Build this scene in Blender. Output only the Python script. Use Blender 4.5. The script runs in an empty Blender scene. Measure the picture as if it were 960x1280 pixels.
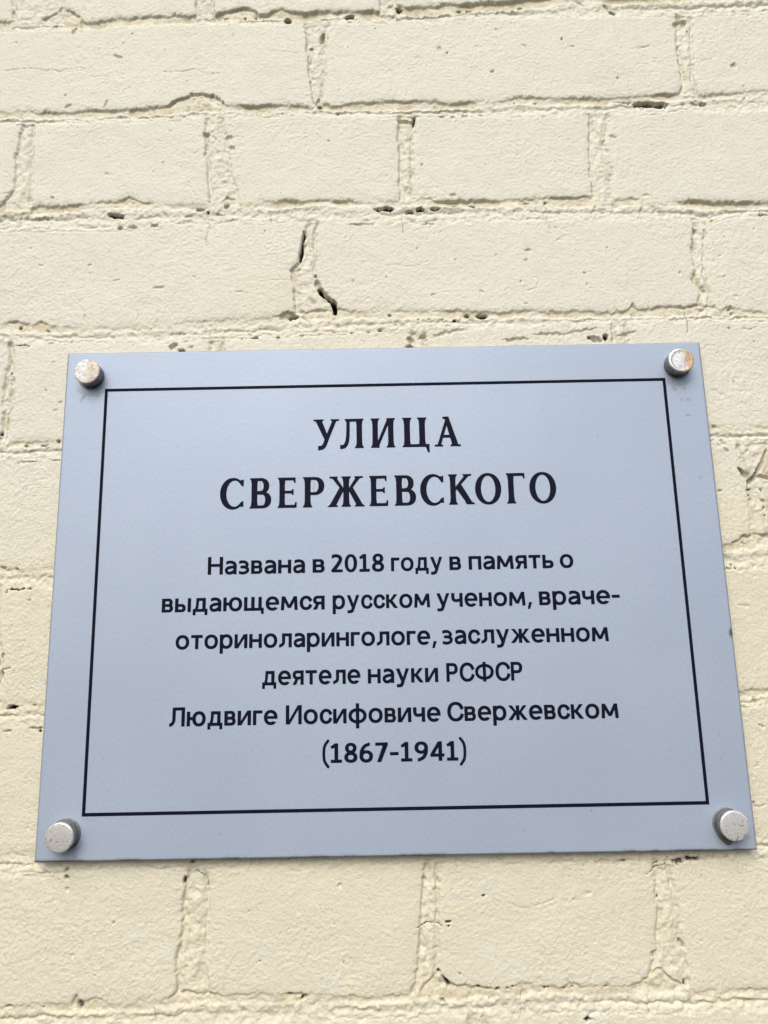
import bpy, bmesh, math, random
import numpy as np
# Units are metres in the scene; the wall tables below are millimetres from the middle of the sign plate.
scene = bpy.context.scene
CZ = 2.30                                   # height of the sign's middle above the pavement
# ---------------------------------------------------------------- camera
cam_data = bpy.data.cameras.new('camera'); cam = bpy.data.objects.new('camera', cam_data)
scene.collection.objects.link(cam); scene.camera = cam
cam_data.sensor_fit = 'VERTICAL'; cam_data.sensor_height = 24.0; cam_data.lens = 900/1280*24.0
cam_data.clip_start = 0.01; cam_data.clip_end = 200
cam.location = (-0.002140458305479037, -0.43376418873696115, 2.2604376077220674)
cam.rotation_euler = (1.764059177344616, 0.019074245483496604, 0.004051938084351097)
# ---------------------------------------------------------------- overcast daylight
SUN_EL = 43.0                               # bright overcast: a broad soft sun in front of the wall, a little to the left
world = bpy.data.worlds.new('World'); scene.world = world; world.use_nodes = True
nt = world.node_tree; bg = nt.nodes['Background']
sky = nt.nodes.new('ShaderNodeTexSky'); sky.sky_type = 'NISHITA'; sky.sun_disc = False
sky.sun_elevation = math.radians(SUN_EL); sky.sun_rotation = math.radians(180+12)
sky.air_density = 1.0; sky.dust_density = 4.0; sky.ozone_density = 1.0
nt.links.new(sky.outputs[0], bg.inputs[0]); bg.inputs[1].default_value = SKY_STRENGTH = 0.12
sun_data = bpy.data.lights.new('sun', 'SUN'); sun = bpy.data.objects.new('sun', sun_data)
scene.collection.objects.link(sun)
sun_data.energy = 1.5; sun_data.angle = math.radians(45); sun_data.color = (1, .955, .88)
sun.rotation_euler = (math.radians(90-SUN_EL), 0, math.radians(-12))
vs = scene.view_settings; scene.display_settings.display_device = 'sRGB'
vs.view_transform = 'Standard'; vs.look = 'None'; vs.gamma = 1; vs.use_curve_mapping = False; vs.exposure = EXPOSURE = 0.40

# ---------------------------------------------------------------- helpers
def link(o, parent=None):
    scene.collection.objects.link(o)
    if parent is not None: o.parent = parent
    return o
def tag(o, label=None, cat=None, group=None, kind=None):
    for k, v in (('label', label), ('category', cat), ('group', group), ('kind', kind)):
        if v: o[k] = v
    return o
def mesh_from(name, co, faces_flat, sizes, mat, parent=None, smooth=False):
    me = bpy.data.meshes.new(name)
    me.vertices.add(len(co)); me.vertices.foreach_set('co', np.asarray(co, np.float32).ravel())
    me.loops.add(len(faces_flat)); me.loops.foreach_set('vertex_index', np.asarray(faces_flat, np.int32))
    me.polygons.add(len(sizes)); starts = np.concatenate([[0], np.cumsum(sizes)[:-1]])
    me.polygons.foreach_set('loop_start', starts.astype(np.int32))
    me.polygons.foreach_set('loop_total', np.asarray(sizes, np.int32))
    me.update(calc_edges=True); me.validate()
    me.materials.append(mat)
    if smooth: me.polygons.foreach_set('use_smooth', np.ones(len(sizes), bool))
    return link(bpy.data.objects.new(name, me), parent)
def lattice(x, y, seed):                    # smooth value noise in -1..1
    xi = np.floor(x).astype(np.int64); yi = np.floor(y).astype(np.int64); fx = x-xi; fy = y-yi
    fx = fx*fx*fx*(fx*(fx*6-15)+10); fy = fy*fy*fy*(fy*(fy*6-15)+10)
    def h(a, b):
        n = (a*374761393+b*668265263+seed*1274126177) & 0x7fffffff
        n = ((n ^ (n >> 13))*1274126177) & 0x7fffffff
        n = ((n ^ (n >> 15))*2246822519) & 0x7fffffff
        return ((n ^ (n >> 12)) & 0xffff)/32767.5-1
    return (h(xi, yi)*(1-fx)+h(xi+1, yi)*fx)*(1-fy)+(h(xi, yi+1)*(1-fx)+h(xi+1, yi+1)*fx)*fy
def fbm(x, y, size, seed, octaves=3, gain=.5):
    v = 0; a = 1; tot = 0
    for o in range(octaves):
        c, s = math.cos(.6+o*1.1), math.sin(.6+o*1.1)
        v = v+a*lattice((x*c-y*s)/size*2**o, (x*s+y*c)/size*2**o, seed+o*17); tot += a; a *= gain
    return v/tot
def sstep(a, b, v):
    t = np.clip((v-a)/(b-a), 0, 1); return t*t*(3-2*t)
def nodes_of(name):
    m = bpy.data.materials.new(name); m.use_nodes = True
    return m, m.node_tree, m.node_tree.nodes['Principled BSDF']
def mixc(t, fac, a, b):
    n = t.nodes.new('ShaderNodeMix'); n.data_type = 'RGBA'
    for sock, v in ((n.inputs[0], fac), (n.inputs[6], a), (n.inputs[7], b)):
        if isinstance(v, bpy.types.NodeSocket): t.links.new(v, sock)
        else: sock.default_value = v if not isinstance(v, tuple) else (*v, 1)
    return n.outputs[2]
def maths(t, op, a, b=0.0, c=None, clamp=False):
    n = t.nodes.new('ShaderNodeMath'); n.operation = op; n.use_clamp = clamp
    for sock, v in zip(n.inputs, (a, b, c)):
        if v is None: continue
        if isinstance(v, bpy.types.NodeSocket): t.links.new(v, sock)
        else: sock.default_value = v
    return n.outputs[0]
def noise(t, scale, detail=3, rough=.5, vec=None, dist=0):
    n = t.nodes.new('ShaderNodeTexNoise'); n.inputs['Scale'].default_value = scale
    n.inputs['Detail'].default_value = detail; n.inputs['Roughness'].default_value = rough; n.inputs['Distortion'].default_value = dist
    if vec is not None: t.links.new(vec, n.inputs['Vector'])
    return n.outputs['Fac']
def ramp(t, fac, lo, hi):
    n = t.nodes.new('ShaderNodeMapRange'); n.interpolation_type = 'SMOOTHSTEP'
    t.links.new(fac, n.inputs[0]); n.inputs[1].default_value = lo; n.inputs[2].default_value = hi
    return n.outputs[0]
def objco(t, scale=(1, 1, 1)):
    c = t.nodes.new('ShaderNodeTexCoord'); m = t.nodes.new('ShaderNodeMapping'); m.inputs['Scale'].default_value = scale
    t.links.new(c.outputs['Object'], m.inputs[0]); return m.outputs[0]
def attr(t, name):
    n = t.nodes.new('ShaderNodeAttribute'); n.attribute_name = name; return n.outputs['Color'], n
def bump(t, h, strength, dist, normal=None):
    n = t.nodes.new('ShaderNodeBump'); n.inputs['Strength'].default_value = strength; n.inputs['Distance'].default_value = dist
    t.links.new(h, n.inputs['Height'])
    if normal is not None: t.links.new(normal, n.inputs['Normal'])
    return n.outputs[0]
# ---------------------------------------------------------------- lettering: every letter is a signed distance shape
X, A, S, T, DS = 7.9, 10.4, 1.72, 1.5, -2.2       # x height, cap height, stem, thin stroke, descender (mm)
def rect(x0, y0, x1, y1):
    def f(x, y):
        dx = np.abs(x-(x0+x1)/2)-(x1-x0)/2; dy = np.abs(y-(y0+y1)/2)-(y1-y0)/2
        return np.hypot(np.maximum(dx,0), np.maximum(dy,0)) + np.minimum(np.maximum(dx,dy),0)
    return f
def poly(*p):
    p = np.array(p, float)
    def f(x, y):
        d = np.full(x.shape, 1e9); s = np.ones(x.shape)
        n = len(p)
        for i in range(n):
            a = p[i]; b = p[i-1]; e = b-a
            wx = x-a[0]; wy = y-a[1]
            t = np.clip((wx*e[0]+wy*e[1])/max(e@e,1e-12), 0, 1)
            d = np.minimum(d, (wx-e[0]*t)**2+(wy-e[1]*t)**2)
            c1 = y >= a[1]; c2 = y < b[1]; c3 = e[0]*wy > e[1]*wx
            flip = (c1 & c2 & c3) | (~c1 & ~c2 & ~c3)
            s = np.where(flip, -s, s)
        return s*np.sqrt(d)
    return f
def ell(cx, cy, rx, ry, n=2.0):
    def f(x, y):
        u = np.abs((x-cx)/rx)+1e-9; v = np.abs((y-cy)/ry)+1e-9
        k = (u**n+v**n)**(1/n)
        g = np.hypot(u**(n-1)/rx, v**(n-1)/ry)*k**(1-n)
        return (k-1)/np.maximum(g, 1e-6)
    return f
def U(*fs): return lambda x, y: np.minimum.reduce([f(x, y) for f in fs])
def N(*fs): return lambda x, y: np.maximum.reduce([f(x, y) for f in fs])
def M(a, *bs): return lambda x, y: np.maximum.reduce([a(x, y)]+[-b(x, y) for b in bs])
def ring(cx, cy, rx, ry, w, t, n=2.15): return M(ell(cx, cy, rx, ry, n), ell(cx, cy, rx-w, ry-t, n))
def curve(pts, w, w1=None):                            # round-ended stroke along a Catmull-Rom path
    p = np.array(pts, float); q = np.vstack([2*p[0]-p[1], p, 2*p[-1]-p[-2]]); out = []
    for i in range(1, len(q)-2):
        for t in np.linspace(0, 1, 10, endpoint=False):
            a, b, c, d = q[i-1:i+3]
            out.append(.5*((2*b)+(c-a)*t+(2*a-5*b+4*c-d)*t*t+(3*b-a-3*c+d)*t**3))
    out.append(p[-1]); out = np.array(out); m = len(out)-1; w1 = w if w1 is None else w1
    def f(x, y):
        d = np.full(x.shape, 1e9)
        for i in range(m):
            a, e = out[i], out[i+1]-out[i]; wx = x-a[0]; wy = y-a[1]
            t = np.clip((wx*e[0]+wy*e[1])/max(e@e, 1e-12), 0, 1)
            d = np.minimum(d, np.hypot(wx-e[0]*t, wy-e[1]*t)-(w+(w1-w)*(i+t)/m)/2)
        return d
    return f
def bowl(x0, y0, x1, y1, w, t, r=None):                # D shape with its hole, open side on the left
    h = (y1-y0)/2; r = min(h, (x1-x0)) if r is None else r
    o = U(rect(x0, y0, x1-r, y1), N(ell(x1-r, (y0+y1)/2, r, h, 2.2), rect(x1-r-.3, y0-1, x1+1, y1+1)))
    ri = r-w; hi = h-t
    i = U(rect(x0+w*.5, y0+t, x1-r, y1-t), N(ell(x1-r, (y0+y1)/2, ri, hi, 2.2), rect(x1-r-.3, y0, x1, y1)))
    return M(o, i)
def slant(xa, ya, xb, yb, w):                          # straight leg with level ends, w is its level width
    return poly((xa, ya), (xa+w, ya), (xb+w, yb), (xb, yb))
def mirror(f, w): return lambda x, y: f(w-x, y)
def shift(f, dx, dy=0): return lambda x, y: f(x-dx, y-dy)
def st(x, y0=0, y1=X, w=S): return rect(x, y0, x+w, y1)
OO = ring(3.95, X/2, 3.95, X/2+.15, S, T)
def cc(w, h, ww, tt, lim):
    return M(ring(w, h/2, w, h/2+.15, ww, tt), poly((w*1.12, h*.5), (w*4, h*lim), (w*4, -h*(lim-1)) ))
def ll(w, h):                                           # л: curved left leg, top bar, right stem
    leg = U(rect(1.75, h*.45, 1.75+S*.95, h), curve([(1.75+S*.475, h*.5), (1.75+S*.42, h*.3), (1.55, 1.35), (.15, .72)], S*.95, T))
    return U(M(leg, rect(-2, -2, 0, 3)), rect(1.75, h-T, w, h), st(w-S, 0, h))
def dd(w, h):                                           # д
    body = U(poly((1.05, T*.6), (2.7, T*.6), (3.0, h*.35), (3.5, h), (1.95, h), (1.75, h*.45)), rect(1.95, h-T, w-1.1, h), st(w-1.1-S, 0, h))
    return U(body, rect(0, 0, w, T), rect(0, DS+.25, 1.45, T), rect(w-1.45, DS+.25, w, T))
def ii(w, h): return U(st(0, 0, h), st(w-S, 0, h), poly((S*.6, 0), (S*1.05+.1, 0), (w-S*.6, h), (w-S*1.05-.1, h)), poly((S*.3,0),(S*1.2,0),(w-S*.3,h),(w-S*1.2,h)))
def pp(w, h): return U(st(0, 0, h), st(w-S, 0, h), rect(0, h-T, w, h))
def hh(w, h, y): return U(st(0, 0, h), st(w-S, 0, h), rect(0, y, w, y+T))
def kk(w, h):
    return U(st(0, 0, h), rect(S-.2, h*.44, S+1.0, h*.44+T*.95), poly((S+.3, h*.44), (S+1.9, h*.52), (w-.1, h), (w-2.1, h), (S+.5, h*.55)), poly((S+.6, h*.44+T*.6), (S+1.9, h*.56), (w+.15, 0), (w-1.95, 0), (S+.6, h*.42)))
def zh(w, h):
    c = w/2; R = U(poly((c+S*.3, h*.42), (c+S*.5+1.1, h*.52), (w-.2, h), (w-2.1, h), (c+S*.5, h*.58)), poly((c+S*.3, h*.58), (c+S*.5+1.2, h*.54), (w+.1, 0), (w-1.95, 0), (c+S*.45, h*.44)))
    return U(st(c-S/2, 0, h), R, mirror(R, w))
def mm(w, h):
    k = .45
    return U(poly((0, 0), (S*.97, 0), (S*.97+k, h), (k, h)), mirror(poly((0, 0), (S*.97, 0), (S*.97+k, h), (k, h)), w),
             poly((k, h), (k+1.75, h), (w/2+.85, 1.25), (w/2-.85, 1.25)), mirror(poly((k, h), (k+1.75, h), (w/2+.85, 1.25), (w/2-.85, 1.25)), w))
def uu(w, h):
    return U(slant(0, h, w/2-.75, .5, 1.85), poly((w-1.8, h), (w, h), (w*.56, -.6), (w*.38, -.9)), M(curve([(w*.47, -.2), (w*.40, -1.35), (w*.18, -1.75), (-.2, -1.62)], S, T), rect(-3, -4, .35, 1)), poly((w/2-.75,.6),(w/2+1.1,.6),(w*.56,-.6),(w*.38,-.9)))
def ee():
    o = M(ring(3.8, X/2, 3.8, X/2+.15, S, T), poly((4.2, X*.5-T*.2-.35), (9, X*.5-.6), (9, 1.0), (6.35, 1.35), (5.2, 1.75)))
    return U(o, rect(1, X*.5-.65, 7.35, X*.5+.65))
def aa():
    return U(rect(4.95, 0, 4.95+S*.97, X*.66), M(curve([(.55, 6.6), (2.2, 7.2), (3.9, 7.15), (5.35, 6.35), (5.8, 5.0), (5.8, 4.2)], T+.02, S), rect(-3, 4, .75, 9)),
             curve([(5.7, 4.3), (4.2, 4.25), (2.4, 3.95), (1.05, 3.2), (.8, 2.1), (1.4, .95), (2.6, .62), (4.0, .95), (5.6, 2.1)], T*1.04))
def ze(h=X, w=6.0):
    return M(U(curve([(.2, h-1.0), (1.6, h-.62), (3.3, h-.75), (4.75, h-1.95), (4.3, h*.56), (2.9, h*.525)], T, T*1.02), curve([(1.7, h*.525), (3.2, h*.525), (4.8, h*.42), (5.15, h*.3), (4.7, 1.35), (3.2, .62), (1.6, .62), (0, 1.05)], T*1.02, T)), rect(-3, -2, .2, h+2))
def be(h, w): return U(st(0, 0, h), bowl(0, h*.5-T*.45, w-.3, h, S, T*.93), bowl(0, 0, w, h*.5+T*.5, S, T*.95))
def soft(w): return U(st(0), bowl(0, 0, w, X*.58, S, T*.95))
def ya():
    b = mirror(M(bowl(0, X*.38, 6.5, X, S, T*.95)), 6.5)
    return U(st(6.5-S), b, poly((1.9, 3.5), (3.6, 3.7), (2.05, 0), (0, 0)))
def ef(h, w, y0, y1, ry):
    c = w/2; return U(M(ring(c, h/2, c, ry, S, T), rect(c-.1,0,c+.1,0.01)), st(c-S/2, y0, y1))
def dig1(): return U(rect(2.2, 0, 2.2+S, A), rect(.2, 0, 5.9, T), poly((2.4, A), (3.0, A), (3.0, A-1.9), (.55, A-2.75), (.15, A-1.55)))
def dig8():
    return U(ring(3.3, 7.75, 2.95, 2.8, S, T*.95), ring(3.3, 2.75, 3.35, 2.9, S*1.02, T))
def dig6(): return U(ring(3.45, 3.1, 3.45, 3.25, S*1.02, T), M(curve([(.85, 3.2), (1.15, 6.2), (2.7, 8.7), (5.4, 9.85)], S, T), rect(5.3, 7, 9, 12)))
def dig9(): 
    f = dig6(); return lambda x, y: f(6.9-x, A-y)
G = {
 'н': (hh(7.35, X, X*.43), 7.35), 'а': (aa(), 6.62), 'з': (ze(), 5.9), 'в': (be(X, 6.3), 6.3), 'г': (U(st(0), rect(0, X-T, 5.2, X)), 5.0), 'о': (OO, 7.9),
 'д': (dd(8.3, X), 8.3), 'у': (uu(7.5, X), 7.5), 'п': (pp(7.2, X), 7.2), 'м': (mm(9.6, X), 9.6), 'я': (ya(), 6.5), 'т': (U(st(3.35-S/2), rect(0, X-T, 6.7, X)), 6.7),
 'ь': (soft(6.2), 6.2), 'ы': (U(soft(6.0), st(7.3)), 7.3+S), 'ю': (U(st(0), rect(S-.2, X*.43, 3.6, X*.43+T), shift(ring(3.75, X/2, 3.75, X/2+.15, S, T), 3.2)), 10.7),
 'щ': (U(st(0), st(4.15), st(8.3), rect(0, 0, 11.2, T), rect(9.85, DS+.25, 11.2, T)), 11.2), 'е': (ee(), 7.45), 'с': (cc(3.6, X, S, T, 1.12), 6.4),
 'р': (U(st(0, -2.9, X), M(ring(3.75, X/2, 3.75, X/2+.15, S, T), rect(-1, -1, .6, 9))), 7.5), 'к': (kk(6.9, X), 6.9), 'ч': (U(st(6.6-S), M(curve([(S/2, X), (S/2, 5.6), (1.3, 4.1), (2.9, 3.55), (5.6, 4.1)], S, T), rect(-2, X, 9, 12), rect(6.6, 0, 9, 9)), rect(0, 6, S, X)), 6.6),
 'л': (ll(7.4, X), 7.4), 'и': (ii(7.5, X), 7.5), 'ж': (zh(10.6, X), 10.6), 'ф': (ef(X, 10.2, -2.9, A+.4, X/2+.15), 10.2),
 'Н': (hh(8.5, A, A*.45), 8.5), 'И': (ii(8.9, A), 8.9), 'Л': (ll(8.7, A), 8.7), 'С': (cc(4.75, A, S*1.05, T*1.02, 1.08), 8.5), 'Р': (U(st(0, 0, A), bowl(0, A*.4, 7.1, A, S*1.04, T)), 7.1), 'Ф': (ef(A, 11.6, -.2, A+.35, A*.42), 11.6),
 '0': (ring(3.45, A/2, 3.45, A/2+.15, S, T), 6.9), '1': (dig1(), 6.1), '2': (U(rect(.15, 0, 6.3, T), M(curve([(.2, 9.1), (1.7, 9.75), (3.7, 9.6), (5.0, 8.4), (5.0, 6.9), (3.8, 4.7), (1.0, .9)], S, S*1.1), rect(-3, 8, .35, 12), rect(-3, -3, 9, .0))), 6.3),
 '4': (U(st(4.4, 0, A, S), rect(.1, 2.3, 7.3, 2.3+T), poly((.1, 2.6), (.1, 3.7), (4.2, A), (6.1, A), (1.9, 3.6))), 7.3), '6': (dig6(), 6.9), '9': (dig9(), 6.9), '8': (dig8(), 6.7), '7': (U(rect(.2, A-T, 6.6, A), poly((4.6, A-.2), (6.6, A), (6.6, A-1.3), (3.0, 0), (1.05, 0))), 6.6),
 '(': (M(curve([(3.0, 12.0), (1.2, 9.0), (.75, 4.9), (1.2, .8), (3.0, -2.2)], S*.72, S*.72), rect(-9, -1e3, -5, -999)), 3.0), ')': (mirror(curve([(3.0, 12.0), (1.2, 9.0), (.75, 4.9), (1.2, .8), (3.0, -2.2)], S*.72), 3.0), 3.0),
 ',': (poly((.9, 1.7), (2.6, 1.7), (1.3, -2.0), (.1, -2.0)), 2.6), '-': (rect(0, 3.55, 4.3, 3.55+T), 4.3),
}
# heading letters: flared serif capitals 18.6 mm tall
C, HS, HT = 18.6, 3.0, 1.5
def hst(x, w=HS, y0=0, y1=C, l=1.05, r=1.05):
    m = (y0+y1)/2
    return poly((x-l, y0), (x+w+r, y0), (x+w+r-.15, y0+.55), (x+w+.3, y0+1.3), (x+w, y0+4), (x+w, y1-4), (x+w+.3, y1-1.3), (x+w+r-.15, y1-.55), (x+w+r, y1), (x-l, y1), (x-l+.15, y1-.55), (x-.3, y1-1.3), (x, y1-4), (x, y0+4), (x-.3, y0+1.3), (x-l+.15, y0+.55))
def serif(x0, x1, y0, up=1, h=.95): return poly((x0, y0), (x1, y0), (x1-.35, y0+h*up), (x0+.35, y0+h*up))
def arm(x, y, x1, t, up):                                # arm with a flared beak, up is +1 or -1
    return poly((x, y), (x, y-up*t), (x1-1.0, y-up*t), (x1-.55, y-up*(t+1.6)), (x1, y-up*(t+1.75)), (x1+.0, y-up*.1), (x1-.1, y))
def h_c():
    o = M(ell(7.0, C/2, 7.0, C/2+.4, 2.05), ell(7.9, C/2, 4.75, C/2-1.0, 2.0))
    o = M(o, rect(9.2, 3.7, 30, C-3.9), rect(12.75, -2, 30, 30))
    return U(o, poly((10.6, C-1.4), (12.75, C-.7), (12.75, C-4.6), (11.9, C-4.5)), poly((12.75, 1.2), (12.75, 4.3), (11.9, 4.1), (10.8, 1.4)))
H = {
 'С': (h_c(), 12.9),
 'В': (U(hst(1.05, r=.4), M(U(bowl(1.5, C*.5-.35, 10.9, C, HS*.98, HT), bowl(1.5, 0, 12.1, C*.5+.75, HS*1.05, HT)))), 12.1),
 'Е': (U(hst(1.05, r=.6), arm(1.5, C, 10.6, HT, 1), arm(1.5, 0, 11.3, HT, -1), rect(2, C*.5-.35, 8.2, C*.5+HT-.5), poly((8.2, C*.5-.35), (9.0, C*.5-1.35), (9.4, C*.5-1.35), (9.4, C*.5+2.0), (9.0, C*.5+2.0), (8.2, C*.5+HT-.5))), 11.3),
 'Р': (U(hst(1.05), bowl(1.5, C*.41, 12.0, C, HS*1.02, HT)), 12.0),
 'Ж': None,
 'К': (U(hst(1.05), poly((4.0, C*.46), (4.0, C*.56), (10.3, C-.5), (12.8, C-.5)), serif(8.9, 14.1, C, -1, .9), poly((4.6, C*.54), (7.6, C*.66), (14.3, .6), (10.9, .6)), poly((9.9, .9), (15.6, 0), (15.4, .5), (13.6, 1.5)), poly((10.4, 1.0), (11.0, 0), (15.6, 0), (14.0, 1.2))), 15.3),
 'О': (M(ell(7.6, C/2, 7.6, C/2+.4, 2.05), ell(7.6, C/2, 4.45, C/2-1.0, 2.0)), 15.2),
 'Г': (U(hst(1.05), arm(1.5, C, 10.8, HT, 1)), 10.8),
 'У': (U(poly((1.2, C-.4), (4.7, C-.4), (9.0, 6.6), (7.6, 3.9)), serif(0, 6.0, C, -1, .9), serif(10.4, 15.4, C, -1, .9), poly((11.7, C-.4), (13.9, C-.4), (8.1, 3.4), (6.3, 4.4)), M(curve([(7.6, 4.6), (6.6, 2.2), (5.4, .75), (3.6, .3), (2.9, .35)], 2.0, 2.5), rect(-2, -6, 2.9, 4))), 15.4),
 'Л': (U(hst(10.1), rect(3.6, C-HT, 11, C), serif(3.0, 6.6, C, -1, .95), M(curve([(4.9, C-.6), (4.75, 9), (4.2, 4.2), (2.9, 1.4), (1.2, .75), (0, .75)], 1.6, 2.4), rect(0,C,20,C+5), rect(-9, -5, .2, 5))), 14.2),
 'И': (U(hst(1.05), hst(10.7), poly((3.2, .4), (3.9, 0), (11.6, C-.4), (11.0, C)), poly((2.6, 0), (4.3, 0), (12.2, C), (10.4, C))), 14.8),
 'Ц': (U(hst(1.05, l=1.05), hst(9.6), rect(1.5, 0, 14, HT), poly((13.2, HT), (14.9, HT), (14.9, -3.6), (14.2, -3.6), (13.3, -.6), (12.6, 0))), 15.0),
 'А': (U(poly((6.3, C+.3), (8.6, C+.3), (14.1, .5), (10.7, .5)), poly((6.9, C-1.6), (7.9, C-3.2), (3.5, .5), (1.7, .5)), rect(4.2, 5.6, 10.6, 5.6+HT), serif(0, 4.9, 0, 1, .95), serif(9.4, 15.6, 0, 1, .95), poly((5.1, C-.5), (5.4, C+.2), (8.6, C+.3), (8.0, C-2.2), (7.0, C-1.5))), 15.6),
}
def h_zh():
    w = 21.0; c = w/2
    R = U(poly((c+1.0, C*.44), (c+1.4, C*.58), (16.3, C-.5), (18.7, C-.5)), serif(15.4, 20.1, C, -1, .9), poly((c+1.4, C*.56), (c+3.6, C*.64), (20.0, .7), (16.6, .7)), poly((15.3, 0), (21.1, 0), (19.9, 1.1), (16.2, 1.1)))
    return U(hst(c-HS/2), R, mirror(R, w))
H['Ж'] = (h_zh(), 21.0)
def fill(f, x0, x1, y0, y1, g):
    """marching squares: the filled inside of f as (verts, faces)"""
    xs = np.arange(x0, x1+g, g); ys = np.arange(y0, y1+g, g)
    GX, GY = np.meshgrid(xs, ys); V = f(GX, GY); V = np.where(np.abs(V) < 1e-6, 1e-6, V)
    ins = V < 0; verts = []; faces = []; key = {}
    def vid(k, p):
        if k not in key: key[k] = len(verts); verts.append(p)
        return key[k]
    def corner(i, j): return vid((0, i, j), (xs[j], ys[i]))
    def edge(i, j, k, l):
        a, b = V[i, j], V[k, l]; t = a/(a-b)
        return vid((1,)+tuple(sorted(((i, j), (k, l)))), (xs[j]+(xs[l]-xs[j])*t, ys[i]+(ys[k]-ys[i])*t))
    for i in range(len(ys)-1):
        run = None
        n4 = ins[i, :-1].astype(int)+ins[i, 1:]+ins[i+1, :-1]+ins[i+1, 1:]
        for j in range(len(xs)-1):
            if n4[j] == 4:
                if run is None: run = j
                continue
            if run is not None:
                faces.append((corner(i, run), corner(i, j), corner(i+1, j), corner(i+1, run))); run = None
            if n4[j] == 0: continue
            q = [(i, j), (i, j+1), (i+1, j+1), (i+1, j)]; fpoly = []
            for a in range(4):
                p, r = q[a], q[(a+1) % 4]
                if ins[p]: fpoly.append(corner(*p))
                if ins[p] != ins[r]: fpoly.append(edge(*p, *r))
            if len(fpoly) >= 3: faces.append(tuple(fpoly))
        if run is not None:
            j = len(xs)-1; faces.append((corner(i, run), corner(i, j), corner(i+1, j), corner(i+1, run)))
    return verts, faces
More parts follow.
